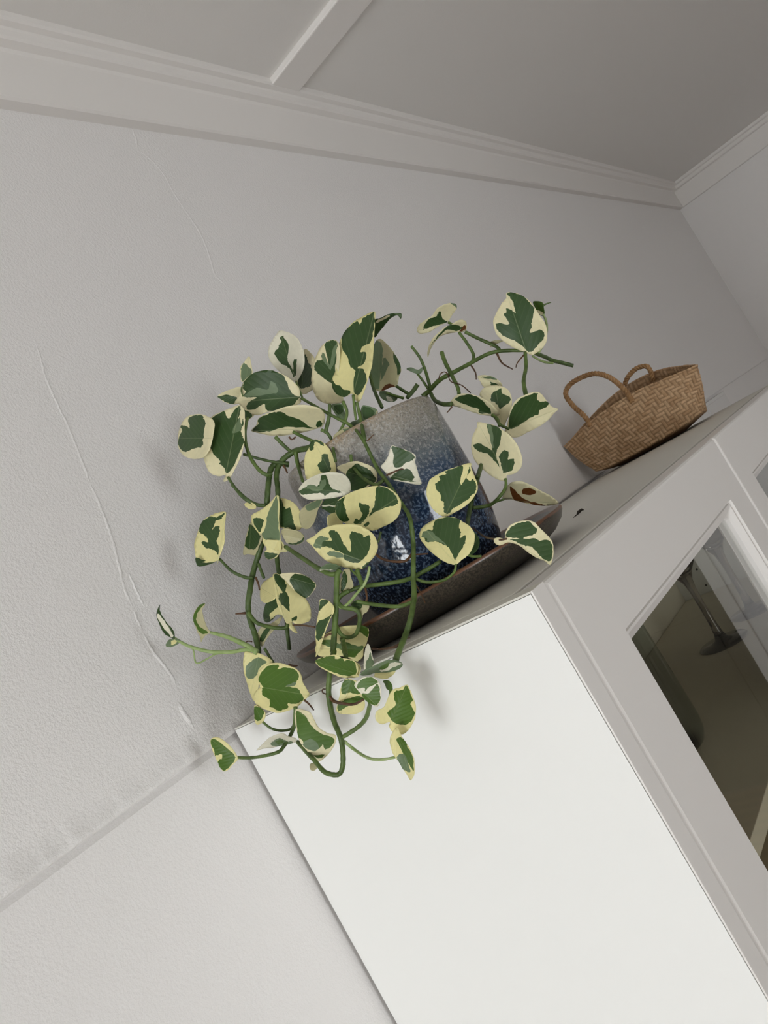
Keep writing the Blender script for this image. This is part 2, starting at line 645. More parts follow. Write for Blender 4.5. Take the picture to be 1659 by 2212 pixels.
def crack(pts, h, w):
    P = np.array([on(p, 1, 0.0) for p in pts])
    P = catmull(P, 10)
    vs, fs = [], []
    for i, p in enumerate(P):
        d = P[min(i + 1, len(P) - 1)] - P[max(i - 1, 0)]
        d /= np.linalg.norm(d)
        nrm = np.cross(d, [0, 1, 0])
        e = min(i, len(P) - 1 - i) / 6
        a = min(1.0, e) * (0.75 + 0.5 * rnd.random())
        j = rnd.uniform(-0.0005, 0.0005)
        for s, dep in ((-1, 0.0004), (-0.3, -0.6), (0.15, -1.0), (0.6, -0.35), (1, 0.0004)):
            vs.append(p + nrm * (w * s * (0.5 + 0.5 * a) + j) + np.array([0, 0.55 * h * a * dep if dep < 0 else dep, 0]))
    for i in range(len(P) - 1):
        for k in range(4):
            a = i * 5 + k
            fs.append((a, a + 1, a + 6, a + 5))
    return mesh_obj('plaster_crack', vs, fs, M['wall'], wall_back, True)


def cr(o, s, pts):
    return [(o[0] + x / s, o[1] + y / s) for x, y in pts]


K = ((0, 700), 2.458)
crack(cr(*K, [(190, 100), (220, 200), (245, 290), (285, 380), (320, 460), (360, 540), (400, 640), (440, 740), (480, 850)]), 0.0010, 0.0022)
crack(cr(*K, [(480, 850), (515, 930), (540, 990), (575, 1080), (600, 1160), (625, 1260), (660, 1400), (700, 1500)]), 0.0012, 0.0026)
crack(cr(*K, [(685, 1320), (712, 1390), (740, 1450), (762, 1495)]), 0.0016, 0.0020)
crack(cr(*K, [(710, 1520), (728, 1570), (752, 1620)]), 0.0016, 0.0020)
crack(cr(*K, [(760, 1640), (800, 1720), (860, 1800), (905, 1860), (935, 1920)]), 0.0014, 0.0026)
crack(cr(*K, [(945, 2010), (975, 2065), (1030, 2150)]), 0.0026, 0.0038)
K = ((0, 0), 2.023)
crack(cr(*K, [(570, 550), (592, 600), (602, 655)]), 0.0012, 0.0024)
crack(cr(*K, [(602, 655), (650, 690), (710, 755), (770, 860), (830, 950), (875, 1020), (915, 1120), (940, 1200), (990, 1250)]), 0.0009, 0.0026)
lump = on((2, 222), 1, 0.0)
lathe('plaster_lump', [(0.0005, -0.004), (0.012, -0.003), (0.0135, 0.002), (0.009, 0.007), (0.0005, 0.009)], M['wall'], wall_back, (lump[0], -0.004, lump[2]), 20, lambda a, i: 0.18 * math.sin(3 * a + i))
crack(cr(*K, [(1050, 1285), (1095, 1308), (1135, 1325)]), 0.0008, 0.0022)

# ------------------------------------------------------------------ display cabinet, 1.2 x 0.4 m
cab = empty('display_cabinet', (0.6, -0.2, 0))
tag(cab, 'white display cabinet with framed glass doors under the potted plant', 'cabinet')
YB, YF, PT = -0.006, -0.400, 0.0215


def bpart(name, *a, bevel=0.0008, parent=None):
    return box(name, *a, parent or cab, bevel)


for xa, xb, s in ((0.0, PT, 1), (1.2 - PT, 1.2, -1)):
    sp_ = bpart('side_panel', xa, xb, YF + 0.0022, YB, 0.0, TOP - 0.0022, M['cab'], bevel=0.0003)
    bpart('edge_band', xa, xb, YF, YF + 0.0017, 0.0, TOP - 0.0001, M['cab_front'], bevel=0.0006, parent=sp_)
    bpart('edge_band', xa, xb, YF + 0.0017, YB, TOP - 0.0018, TOP, M['cab_top'], bevel=0.0004, parent=sp_)
bpart('top_panel', PT + 0.0009, 1.2 - PT - 0.0009, YF + 0.0292, YB, TOP - 0.020, TOP + 0.0006, M['cab_top'], bevel=0.0009)
bpart('back_panel', PT, 1.2 - PT, YB - 0.006, YB, 0.08, TOP - 0.02, M['cab_in'], bevel=0)
bpart('plinth', PT, 1.2 - PT, YF + 0.04, YF + 0.058, 0.0, 0.075, M['cab'])
bpart('bottom_panel', PT, 1.2 - PT, YF + 0.03, YB - 0.006, 0.075, 0.095, M['cab_in'])
SHELF = TOP - 0.329
for zs in (SHELF, TOP - 0.66, TOP - 0.99, TOP - 1.32):
    bpart('shelf', PT + 0.001, 1.2 - PT - 0.001, YF + 0.05, YB - 0.008, zs - 0.018, zs, M['cab_in'])
for px_ in ((1505, 1230), (1525, 1264)):
    p = on(px_, 0, 1.2 - PT - 0.0004)
    hole = lathe('shelf_pin_hole', [(0.0024, 0), (0.0024, 0.0006)], M['hole'], None, (0, 0, 0), 16)
    hole.matrix_world = Matrix.Translation(Vector((1.2 - PT, p[1], p[2]))) @ Matrix.Rotation(math.radians(-90), 4, 'Y')
    hole.parent = cab
    hole.matrix_parent_inverse = cab.matrix_world.inverted()


def ring_loop(x0, x1, z0, z1, r, k=5):
    """rounded rectangle, r = corner radius"""
    pts = []
    for cx, cz, a0 in ((x1 - r, z1 - r, 0), (x0 + r, z1 - r, 90), (x0 + r, z0 + r, 180), (x1 - r, z0 + r, 270)):
        for i in range(k):
            a = math.radians(a0 + 90 * i / (k - 1))
            pts.append((cx + r * math.cos(a), cz + r * math.sin(a)))
    return pts


def glass_door(x0, x1, z0, z1):
    # section of the frame from the back outer edge round the face to the glass: (inset from edge, y, corner radius)
    sec = [(0.0, YF + 0.027, 0.0005), (0.0, YF + 0.006, 0.0005), (0.0008, YF + 0.0028, 0.0008), (0.0028, YF + 0.0006, 0.0010), (0.0050, YF, 0.0012),
           (0.0740, YF, 0.0012), (0.0748, YF + 0.0055, 0.0012), (0.0768, YF + 0.0055, 0.0012), (0.0776, YF + 0.0030, 0.0012), (0.0800, YF + 0.0030, 0.0012), (0.0885, YF + 0.0100, 0.007), (0.0890, YF + 0.0145, 0.008),
           (0.0890, YF + 0.027, 0.008)]
    k = 5
    vs, fs = [], []
    for ins, y, r in sec:
        for (x, z) in ring_loop(x0 + ins, x1 - ins, z0 + ins, z1 - ins, r, k):
            vs.append((x, y, z))
    n = 4 * k
    for i in range(len(sec)):
        j = (i + 1) % len(sec)
        for q in range(n):
            q2 = (q + 1) % n
            fs.append((i * n + q, i * n + q2, j * n + q2, j * n + q))
    o = mesh_obj('door', vs, fs, M['cab_front'], cab, False, ((x0 + x1) / 2, YF + 0.013, (z0 + z1) / 2))
    bm = bmesh.new(); bm.from_mesh(o.data)
    bmesh.ops.recalc_face_normals(bm, faces=bm.faces[:])
    bm.to_mesh(o.data); bm.free()
    i = 0.084
    box('glass_pane', x0 + i, x1 - i, YF + 0.0150, YF + 0.0185, z0 + i, z1 - i, M['pane'], o)
    return o


for r in range(3):
    zt = TOP - 0.0012 - r * 0.640
    glass_door(0.0240, 0.5988, zt - 0.637, zt)
    glass_door(0.6012, 1.2 - 0.0240, zt - 0.637, zt)

# things behind the glass
STEM_PROF = [(0.0005, 0.0), (0.041, 0.0), (0.0425, 0.0012), (0.041, 0.0026), (0.022, 0.0040), (0.011, 0.0085), (0.0078, 0.018), (0.0062, 0.035), (0.0058, 0.075),
             (0.0064, 0.100), (0.0090, 0.119), (0.017, 0.134), (0.030, 0.150), (0.039, 0.175), (0.0415, 0.205), (0.038, 0.262), (0.0368, 0.262), (0.0400, 0.205),
             (0.0376, 0.176), (0.029, 0.153), (0.017, 0.138), (0.0005, 0.131)]
GL = [((0.806, -0.186), 1.0, 'clear wine glass with dark stem on the shelf, nearest the green bottle'),
      ((0.925, -0.215), 1.0, 'clear wine glass on the shelf behind the reflective half of the door glass'),
      ((1.080, -0.235), 1.0, 'clear wine glass furthest back on the shelf at the right door stile')]
g0 = None
for (x, y), s, lab in GL:
    if g0 is None:
        g0 = lathe('wine_glass', STEM_PROF, M['stemware'], None, (x, y, SHELF), 48)
        o = g0
    else:
        o = g0.copy()
        SC.collection.objects.link(o)
        o.matrix_world = Matrix.Translation(Vector((x, y, SHELF)))
    tag(o, lab, 'wine glass', 'wine glasses in the cabinet')

bc = on((1446, 1630), 2, SHELF)
VP = [(0.0005, 0.001), (0.040, 0.0), (0.052, 0.006), (0.057, 0.018), (0.0585, 0.035), (0.0575, 0.09), (0.056, 0.15), (0.055, 0.2), (0.050, 0.225), (0.030, 0.25), (0.018, 0.262), (0.018, 0.29), (0.0005, 0.291)]
tag(lathe('glass_bottle', VP, M['green_glass'], None, (bc[0], bc[1], SHELF), 56),
    'pale green glass bottle standing on the shelf behind the left door stile', 'bottle')

# ------------------------------------------------------------------ saucer and crumb
SCX, SCY = 0.190, -0.178
SP = [(0.0005, 0.0015), (0.095, 0.0015), (0.108, 0.0), (0.1135, 0.0008), (0.130, 0.0050), (0.148, 0.0125), (0.1590, 0.0205), (0.1635, 0.0270), (0.1644, 0.0308), (0.1632, 0.0325),
      (0.1610, 0.0318), (0.154, 0.0270), (0.136, 0.0190), (0.118, 0.0125), (0.100, 0.0105), (0.0005, 0.0105)]
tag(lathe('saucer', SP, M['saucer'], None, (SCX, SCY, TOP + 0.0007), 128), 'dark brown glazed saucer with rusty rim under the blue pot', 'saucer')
p = on((1250, 1113), 2, TOP)
cv, cf = tube_data([(p[0] - 0.012, p[1] + 0.002, TOP + 0.0014), (p[0] - 0.004, p[1], TOP + 0.002), (p[0] + 0.002, p[1] - 0.001, TOP + 0.0035), (p[0] + 0.008, p[1] - 0.004, TOP + 0.0042), (p[0] + 0.013, p[1] - 0.004, TOP + 0.0018)],
                   [0.0004, 0.0007, 0.0022, 0.0016, 0.0004], 6)
tag(mesh_obj('leaf_crumb', cv, cf, M['crumb'], None, True, (p[0], p[1], TOP)), 'tiny dark dried leaf crumb on the cabinet top between saucer and basket', 'debris')

# small white box on the far part of the wall
wb = boxes('wall_box', [(2.06, 2.36, -0.02, 0.0, TOP - 0.085, TOP + 0.004), (2.08, 2.34, -0.024, -0.02, TOP - 0.07, TOP - 0.006)], M['block'])
tag(wb, 'small white casing on the back wall right of the basket', 'wall box')

# ------------------------------------------------------------------ woven basket
BK = empty('woven_basket', (1.115, -0.16, TOP))
tag(BK, 'small brown woven seagrass basket with two rope handles on the cabinet top', 'basket')
NS, NTR = 390, 68
# rim and bottom loops as closed curves (x, y, z above the cabinet top); the two ends are pinched flat
rim_ctl = [(1.058, -0.010, 0.097), (1.044, -0.060, 0.107), (1.036, -0.110, 0.114), (1.034, -0.160, 0.117), (1.036, -0.210, 0.116), (1.042, -0.262, 0.109), (1.052, -0.306, 0.102), (1.066, -0.312, 0.102),
           (1.110, -0.275, 0.117), (1.140, -0.225, 0.134), (1.152, -0.170, 0.141), (1.150, -0.115, 0.138), (1.128, -0.060, 0.122), (1.085, -0.014, 0.101), (1.068, -0.006, 0.097)]
bot_ctl = [(1.064, -0.040, 0.016), (1.060, -0.075, 0.013), (1.059, -0.110, 0.012), (1.059, -0.160, 0.0115), (1.060, -0.210, 0.013), (1.062, -0.245, 0.015), (1.070, -0.266, 0.018), (1.086, -0.272, 0.018),
           (1.120, -0.268, 0.016), (1.160, -0.255, 0.013), (1.170, -0.190, 0.012), (1.168, -0.125, 0.012), (1.150, -0.055, 0.014), (1.100, -0.036, 0.016), (1.080, -0.034, 0.016)]


def resample(P, n):
    P = np.vstack([P, P[:1]])
    d = np.r_[0, np.cumsum(np.linalg.norm(np.diff(P, axis=0), axis=1))]
    s = np.linspace(0, d[-1], n, endpoint=False)
    return np.stack([np.interp(s, d, P[:, k]) for k in range(3)], 1)


rim = resample(catmull(rim_ctl, 20, True), NS)
bot = resample(catmull(bot_ctl, 20, True), NS)
i0 = np.argmin(np.linalg.norm(bot - np.array(bot_ctl[0]), axis=1))
bot = np.roll(bot, -i0, axis=0)
cen = np.array([1.11, -0.16, 0.06])
CELL_U = 5                                     # samples per strand round the basket
CELL_V = 5
vs, cols = [], []
light_c, dark_c, gap_c = np.array(S(214, 181, 146)[:3]), np.array(S(188, 153, 118)[:3]), np.array(S(120, 90, 62)[:3])
rr = random.Random(9)
tone = {}
for j in range(NTR):
    tv = j / (NTR - 1)
    for i in range(NS):
        p = bot[i] * (1 - tv) + rim[i] * tv
        q = p - cen
        q[2] *= 0.15
        nrm = q / np.linalg.norm(q)
        bul = 0.004 * math.sin(math.pi * tv)
        ci, cj = i // CELL_U, j // CELL_V
        fu, fv = (i % CELL_U + 0.5) / CELL_U, (j % CELL_V + 0.5) / CELL_V
        over = (ci + (cj if (ci // 6) % 2 == 0 else -cj)) % 4 < 2
        key = (ci // 2, cj, over) if over else (ci, cj // 2, over)
        if key not in tone:
            tone[key] = rr.random()
        if over:
            h = math.sin(math.pi * fv)
        else:
            h = math.sin(math.pi * fu)
        k = tone[key]
        c = light_c * k + dark_c * (1 - k)
        if over:
            c = c * 1.06
        if h < 0.42:
            c = c * 0.45 + gap_c * 0.55
        hh = 0.0012 * h + (0.0005 if over else 0)
        if j >= NTR - 3:
            hh += 0.0012
        vs.append(p + nrm * (bul + hh) + np.array([0, 0, TOP]))
        cols.append(c)
fs = []
for j in range(NTR - 1):
    for i in range(NS):
        i2 = (i + 1) % NS
        fs.append((j * NS + i, j * NS + i2, (j + 1) * NS + i2, (j + 1) * NS + i))
# base: the bottom loop runs under to a smaller ring that stands on the cabinet
b0 = len(vs)
bc_ = np.array([1.135, -0.145, 0.0008])
for f, z in ((0.80, 0.007), (0.62, 0.0012), (0.60, 0.0008)):
    for i in range(NS):
        p = bot[i] * f + bc_ * (1 - f)
        vs.append(np.array([p[0], p[1], TOP + z + 0.0008]))
        cols.append(gap_c * (0.9 if i % 4 < 2 else 0.6))
for i in range(NS):
    i2 = (i + 1) % NS
    fs.append((i2, i, b0 + i, b0 + i2))
    fs.append((b0 + i2, b0 + i, b0 + NS + i, b0 + NS + i2))
    fs.append((b0 + NS + i2, b0 + NS + i, b0 + 2 * NS + i, b0 + 2 * NS + i2))
fs.append(tuple(b0 + 2 * NS + i for i in range(NS - 1, -1, -1)))
o = mesh_obj('woven_body', vs, fs, M['weave'], BK, True, (1.115, -0.16, TOP))
ca = o.data.color_attributes.new('Col', 'FLOAT_COLOR', 'POINT')
ca.data.foreach_set('color', np.c_[np.array(cols), np.ones(len(cols))].astype(np.float32).ravel())
sm = o.modifiers.new('thickness', 'SOLIDIFY')
sm.thickness = 0.0022
sm.offset = -1


def rope(name, pts, r, parent):
    P = catmull(pts, 14)
    d = np.r_[0, np.cumsum(np.linalg.norm(np.diff(P, axis=0), axis=1))]
    V, Fc = [], []
    up = np.array([0.9, 0.1, 0.2])
    fr = []
    for i in range(len(P)):
        t_ = P[min(i + 1, len(P) - 1)] - P[max(i - 1, 0)]
        t_ /= np.linalg.norm(t_)
        a = np.cross(t_, up); a /= np.linalg.norm(a)
        b = np.cross(t_, a); up = np.cross(a, t_)
        fr.append((a, b))
    for s in range(3):
        Q = [P[i] + r * 0.55 * (math.cos(d[i] * 330 + s * 2.094) * fr[i][0] + math.sin(d[i] * 330 + s * 2.094) * fr[i][1]) for i in range(len(P))]
        v, f = tube_data(Q, [r * 0.62] * len(Q), 6)
        k = len(V)
        V += v
        Fc += [tuple(k + x for x in ff) for ff in f]
    return mesh_obj(name, V, Fc, M['rope'], parent, True)


def onx(p, x):
    return on(p, 0, x)


h1 = [((1366, 868), 1.036), ((1352, 845), 1.034), ((1330, 824), 1.036), ((1310, 812), 1.038), ((1285, 807), 1.040), ((1256, 815), 1.042), ((1230, 832), 1.044), ((1222, 852), 1.044),
      ((1236, 874), 1.043), ((1256, 893), 1.042), ((1268, 906), 1.041), ((1275, 920), 1.040)]
rope('handle', [onx(p, x) for p, x in h1], 0.0048, BK)
h2 = [((1349, 832), 1.140), ((1356, 815), 1.140), ((1370, 799), 1.138), ((1385, 792), 1.137), ((1398, 792), 1.137), ((1406, 804), 1.139), ((1411, 822), 1.142)]
rope('handle', [onx(p, x) for p, x in h2], 0.0046, BK)

# ------------------------------------------------------------------ potted plant
PX, PY = 0.198, -0.186
plant = empty('potted_pothos', (PX, PY, TOP + 0.0112))
tag(plant, 'trailing cream and green variegated plant in a blue speckled pot on the cabinet', 'plant')
PZ = TOP + 0.0113
PP = [(0.0005, 0.001), (0.066, 0.0), (0.072, 0.002), (0.0785, 0.012), (0.0845, 0.030), (0.0890, 0.052), (0.0918, 0.080), (0.0930, 0.110), (0.0932, 0.150), (0.0926, 0.180), (0.0915, 0.190),
      (0.0900, 0.1935), (0.0880, 0.1930), (0.0868, 0.188), (0.0868, 0.150), (0.0868, 0.06), (0.070, 0.012), (0.0005, 0.010)]
lathe('pot', PP, M['pot'], plant, (PX, PY, PZ), 96)
SOILP = [(0.0005, 0.150), (0.0860, 0.150), (0.0862, 0.158), (0.080, 0.163), (0.05, 0.167), (0.02, 0.169), (0.0005, 0.169)]
lathe('soil', SOILP, M['soil'], plant, (PX, PY, PZ), 64, lambda a, i: 0.0)

# how far from the lens the foliage hangs: scattered depth soundings (pixel -> metres along the view axis)
ANCH = np.array([(430, 930, .820), (500, 960, .815), (560, 830, .835), (640, 770, .86), (770, 770, .835), (850, 800, .89), (950, 690, .92), (1040, 740, .91), (1130, 690, .90), (1230, 790, .95),
                 (900, 840, .90), (1040, 870, .85), (1130, 890, .84), (1075, 975, .80), (1150, 1070, .82), (1040, 1090, .79), (1120, 1165, .610), (1185, 1215, .598),
                 (980, 1060, .725), (970, 1160, .715), (870, 1010, .75), (790, 1100, .735), (740, 1180, .725), (690, 1050, .765), (700, 960, .80), (620, 930, .815), (620, 990, .82),
                 (590, 1130, .80), (460, 1160, .80), (560, 1210, .80), (610, 1300, .79), (540, 1370, .785), (355, 1350, .765), (430, 1360, .772), (560, 1420, .772), (600, 1480, .735), (630, 1400, .79),
                 (490, 1630, .745), (620, 1590, .725), (690, 1580, .690), (745, 1650, .665), (745, 1590, .665), (710, 1500, .68), (725, 1400, .70), (700, 1350, .71), (735, 1250, .71), (770, 1330, .70), (750, 1390, .705),
                 (740, 1430, .67), (800, 1490, .625), (820, 1440, .63), (760, 1520, .655), (865, 1530, .615), (875, 1640, .605), (830, 1640, .615),
                 (760, 880, .80), (810, 960, .77), (850, 1080, .745), (890, 1150, .72), (895, 1250, .695), (892, 1310, .672), (878, 1350, .655), (857, 1420, .628), (960, 1250, .70), (820, 1400, .665), (1000, 1250, .70)], float)


def field(p):
    d2 = ((ANCH[:, :2] - np.asarray(p)) ** 2).sum(1) + 60.0
    w = 1.0 / d2 ** 1.6
    return float((w * ANCH[:, 2]).sum() / w.sum())


ORG = {'A': (320, 600), 'B': (780, 600), 'C': (320, 1050), 'D': (780, 1050), 'E': (420, 1400), 'F': (590, 830)}
ZS = 3.318


def px(c, p):
    return (ORG[c][0] + p[0] / ZS, ORG[c][1] + p[1] / ZS)


def pts(s):
    v = [float(x) for x in s.replace(',', ' ').split()]
    return [(v[i], v[i + 1]) for i in range(0, len(v), 2)]


def inside(poly, q):
    x, y = q[:, 0], q[:, 1]
    r = np.zeros(len(q), bool)
    n = len(poly)
    for i in range(n):
        x1, y1 = poly[i]
        x2, y2 = poly[(i + 1) % n]
        c = ((y1 > y) != (y2 > y))
        with np.errstate(divide='ignore', invalid='ignore'):
            xi = (x2 - x1) * (y - y1) / (y2 - y1) + x1
        r ^= c & (x < xi)
    return r


COLS = {'c': S(238, 230, 190), 'y': S(236, 228, 166), 'g': S(58, 85, 44), 'h': S(76, 110, 28), 'k': S(112, 132, 98), 'd': S(48, 76, 30), 'b': S(112, 66, 30), 'u': S(196, 190, 150), 'w': S(236, 232, 212)}
LDIR = RM @ np.array([-1.0, 0.1, -0.12])
leafrnd = random.Random(21)
NL = [0]


def leaf(c, base, tip, dd, col, outline, *patches, tilt=None, roll=None, depth=None, curl=1.0):
    """one leaf blade: traced outline laid on its own tilted plane in space, folded along the midrib, variegation as separate faces"""
    NL[0] += 1
    rn = random.Random(100 + NL[0])
    O = np.array([px(c, p) for p in pts(outline)])
    B, Tp = np.array(px(c, base)), np.array(px(c, tip))
    O = catmull(O, 4, True)
    O += np.array([[rn.uniform(-.35, .35), rn.uniform(-.35, .35)] for _ in O])
    L = np.linalg.norm(Tp - B) + 1e-6
    m = (Tp - B) / L
    pr = np.array([-m[1], m[0]])
    rel = O - B
    tt, ss = rel @ m, rel @ pr
    Lx, W = max(tt.max() - tt.min(), 1), ss.max() - ss.min()
    # ---- orientation of the blade
    asp = W / Lx
    n = np.array([0, 0, -1.0])
    p3, m3 = np.array([pr[0], pr[1], 0]), np.array([m[0], m[1], 0])
    if asp < 0.66:
        a = min(math.acos(asp / 0.72), 1.0) * 0.8
        sg = (1 if p3 @ LDIR > 0 else -1) if roll is None else roll
        n = math.cos(a) * n + math.sin(a) * sg * p3
    elif asp > 0.85:
        a = min(math.acos(min(1.0, 0.80 / asp)), 0.9)
        up = np.array([-0.5, -0.866, 0])
        sg = (1 if m3 @ up > 0 else -1) if tilt is None else tilt
        n = math.cos(a) * n + math.sin(a) * sg * m3
    n = n + 0.22 * LDIR + 0.10 * np.array([-0.5, -0.866, 0]) + np.array([rn.uniform(-.12, .12), rn.uniform(-.12, .12), 0])
    n /= np.linalg.norm(n)
    if n[2] > -0.45:
        n[2] = -0.45
        n /= np.linalg.norm(n)
    cpx = O.mean(0)
    d0 = (field(cpx) if depth is None else depth) + dd
    P0 = ray(cpx) * d0
    # ---- triangulate outline + patch borders + inner grid
    V, E = [tuple(q) for q in O], []
    k = len(V)
    E += [(i, (i + 1) % k) for i in range(k)]
    polys = []
    for pc, ps in patches:
        Q = np.array([px(c, p) for p in pts(ps)])
        Q = catmull(Q, 4, True)
        Q += np.array([[rn.uniform(-1.15, 1.15), rn.uniform(-1.15, 1.15)] for _ in Q])
        polys.append((pc, Q))
        a = len(V)
        V += [tuple(q) for q in Q]
        E += [(a + i, a + (i + 1) % len(Q)) for i in range(len(Q))]
    st = max(3.2, max(Lx, W) / 16)
    lo, hi = O.min(0), O.max(0)
    gx = np.arange(lo[0], hi[0], st)
    gy = np.arange(lo[1], hi[1], st * 0.87)
    G = np.array([(x + (st / 2 if j % 2 else 0), y) for j, y in enumerate(gy) for x in gx])
    G = G[inside(O, G)]
    mid = np.array([B + m * f * L for f in np.linspace(0.05, 0.95, 14)])
    mid = mid[inside(O, mid)] if len(mid) else mid
    V += [tuple(q) for q in G] + [tuple(q) for q in mid]
    vo, _, fo, *_r = delaunay_2d_cdt([Vector(v) for v in V], E, [], 0, 1e-3)
    q = np.array([(v.x, v.y) for v in vo])
    tri = np.array([f for f in fo if len(f) == 3])
    ce = q[tri].mean(1)
    keep = inside(O, ce)
    tri, ce = tri[keep], ce[keep]
    used = np.unique(tri)
    remap = -np.ones(len(q), int)
    remap[used] = np.arange(len(used))
    q, tri = q[used], remap[tri]
    # ---- lift to 3D
    rel = q - B
    t = (rel @ m) / L
    s = (rel @ pr)
    hw = max(abs(ss.max()), abs(ss.min()), 1)
    sn = s / hw
    Rr = np.c_[(q[:, 0] - CX) / FPX, (q[:, 1] - CY) / FPX, np.ones(len(q))]
    dep = (P0 @ n) / (Rr @ n)
    size = max(Lx, W) / FPX * d0
    ph = rn.uniform(0, 6)
    dlt = size * curl * (-0.13 * np.abs(sn) ** 1.4 + 0.16 * np.clip(t - 0.35, 0, 1) ** 2 * 1.0 + 0.018 * np.sin(9 * t + ph) * np.abs(sn) ** 2 * np.sign(s + 1e-9))
    dep = dep + dlt
    Wp = (Rr * dep[:, None]) @ RM + np.array([CW[0], CW[1], CW[2] + TOP])
    # keep clear of the cabinet side, its top and the wall
    below = Wp[:, 2] < TOP + 0.001
    if (Wp[:, 1] > -0.012).any() or (below & (Wp[:, 0] > -0.006) & (Wp[:, 1] > -0.406)).any():
        for _ in range(40):
            if not ((Wp[:, 1] > -0.010).any() or ((Wp[:, 2] < TOP + 0.002) & (Wp[:, 0] > -0.005) & (Wp[:, 1] > -0.405)).any()):
                break
            dep -= 0.004
            Wp = (Rr * dep[:, None]) @ RM + np.array([CW[0], CW[1], CW[2] + TOP])
    # orientation: face the camera
    a, b_, c_ = Wp[tri[:, 0]], Wp[tri[:, 1]], Wp[tri[:, 2]]
    fn = np.cross(b_ - a, c_ - a)
    camp = np.array([CW[0], CW[1], CW[2] + TOP])
    flip = (fn * (camp - a)).sum(1) < 0
    tri[flip] = tri[flip][:, ::-1]
    org = Wp[np.argmin(np.hypot(*(q - B).T))]
    me = bpy.data.meshes.new('leaf')
    me.from_pydata([tuple(v) for v in (Wp - org)], [], [tuple(int(x) for x in f) for f in tri])
    me.update()
    me.polygons.foreach_set('use_smooth', [True] * len(me.polygons))
    fc = np.tile(np.array(COLS[col]), (len(tri), 1))
    tr = tri
    ce2 = q[tr].mean(1)
    for pc, Q in polys:
        fc[inside(Q, ce2)] = COLS[pc]
    ca = me.color_attributes.new('Col', 'FLOAT_COLOR', 'CORNER')
    ca.data.foreach_set('color', np.repeat(fc, 3, axis=0).astype(np.float32).ravel())
    uvl = me.uv_layers.new(name='UVMap')
    loops = np.zeros(len(me.loops), np.int32)
    me.loops.foreach_get('vertex_index', loops)
    uvl.data.foreach_set('uv', np.c_[t, sn * 0.5 + 0.5][loops].astype(np.float32).ravel())
    o = link('leaf', me, M['leaf'])
    o.matrix_world = Matrix.Translation(Vector(org))
    o.parent = plant
    o.matrix_parent_inverse = plant.matrix_world.inverted()
    sm = o.modifiers.new('blade', 'SOLIDIFY')
    sm.thickness = 0.0005
    sm.offset = -1
    return o


def stem(name, c, path, w0, w1, mat, dd=0.0, depth=None):
    """stem, petiole or root: a tube through traced pixels at the foliage depth; widths in zoomed pixels"""
    Q = [px(c[i] if len(c) > 1 else c, p) for i, p in enumerate(path)] if isinstance(c, (list, tuple)) else [px(c, p) for p in path]
    ds = [(field(q) if depth is None else float(np.interp(i / max(len(Q) - 1, 1), np.linspace(0, 1, len(depth)), depth))) + dd for i, q in enumerate(Q)]
    P = np.array([at(q, d) for q, d in zip(Q, ds)])
    # stay off the cabinet and the wall
    for i in range(len(P)):
        for _ in range(40):
            x, y, z = P[i]
            if y > -0.012 or (z < TOP + 0.004 and x > -0.006 and y > -0.406) or math.hypot(x - PX, y - PY) < 0.0975 and z < PZ + 0.186:
                ds[i] -= 0.004
                P[i] = at(Q[i], ds[i])
            else:
                break
    P = catmull(P, 6)
    n = len(P)
    dm = sum(ds) / len(ds)
    R = [(w0 + (w1 - w0) * i / (n - 1)) / ZS / FPX * dm * 0.5 for i in range(n)]
    R = [r * (1 + 0.05 * math.sin(i * 1.7)) for i, r in enumerate(R)]
    v, f = tube_data(P, R, 8)
    return mesh_obj(name, v, f, M[mat], plant, True, P[0])


# --- leaves, upper left
leaf('A', (440, 1150), (214, 1150), .014, 'c', '300 985 375 978 425 995 470 1030 470 1100 450 1200 430 1250 395 1287 350 1298 300 1295 255 1275 225 1235 212 1180 215 1120 232 1060 260 1015',
     ('g', '300 1000 345 985 385 985 400 1015 412 1035 405 1070 400 1130 392 1165 395 1190 380 1215 350 1220 310 1228 270 1250 235 1230 216 1180 220 1140 240 1100 232 1060 260 1058 300 1075 288 1035'))
leaf('A', (556, 1412), (656, 914), 0, 'c', '655 912 685 940 692 1000 690 1080 690 1160 675 1240 650 1310 610 1390 580 1440 548 1462 540 1450 555 1415 510 1422 460 1410 430 1380 405 1320 388 1250 385 1180 395 1110 415 1050 440 1010 480 980 550 950 610 925',
     ('g', '638 925 662 925 655 975 645 1010 660 1040 668 1050 680 1010 685 1050 665 1090 672 1130 682 1150 685 1180 665 1230 640 1290 600 1370 570 1398 552 1390 545 1360 510 1335 518 1315 480 1280 440 1210 415 1150 410 1090 425 1040 460 1000 510 970 550 955 558 985 580 1010 600 980 620 945'),
     ('k', '655 1000 668 1045 665 1085 640 1105 608 1112 612 1070 640 1030'))
leaf('A', (700, 745), (722, 562), .02, 'c', '722 562 735 610 745 690 710 720 672 748 660 700 660 640 690 600', ('k', '690 610 720 640 738 655 742 690 710 718 672 745 665 690 668 640'))
leaf('A', (680, 850), (495, 848), .02, 'c', '495 848 540 820 600 798 662 782 690 820 680 870 640 905 590 905 545 890 515 868', ('g', '500 850 560 840 610 852 640 862 630 885 600 905 550 890 515 868'))
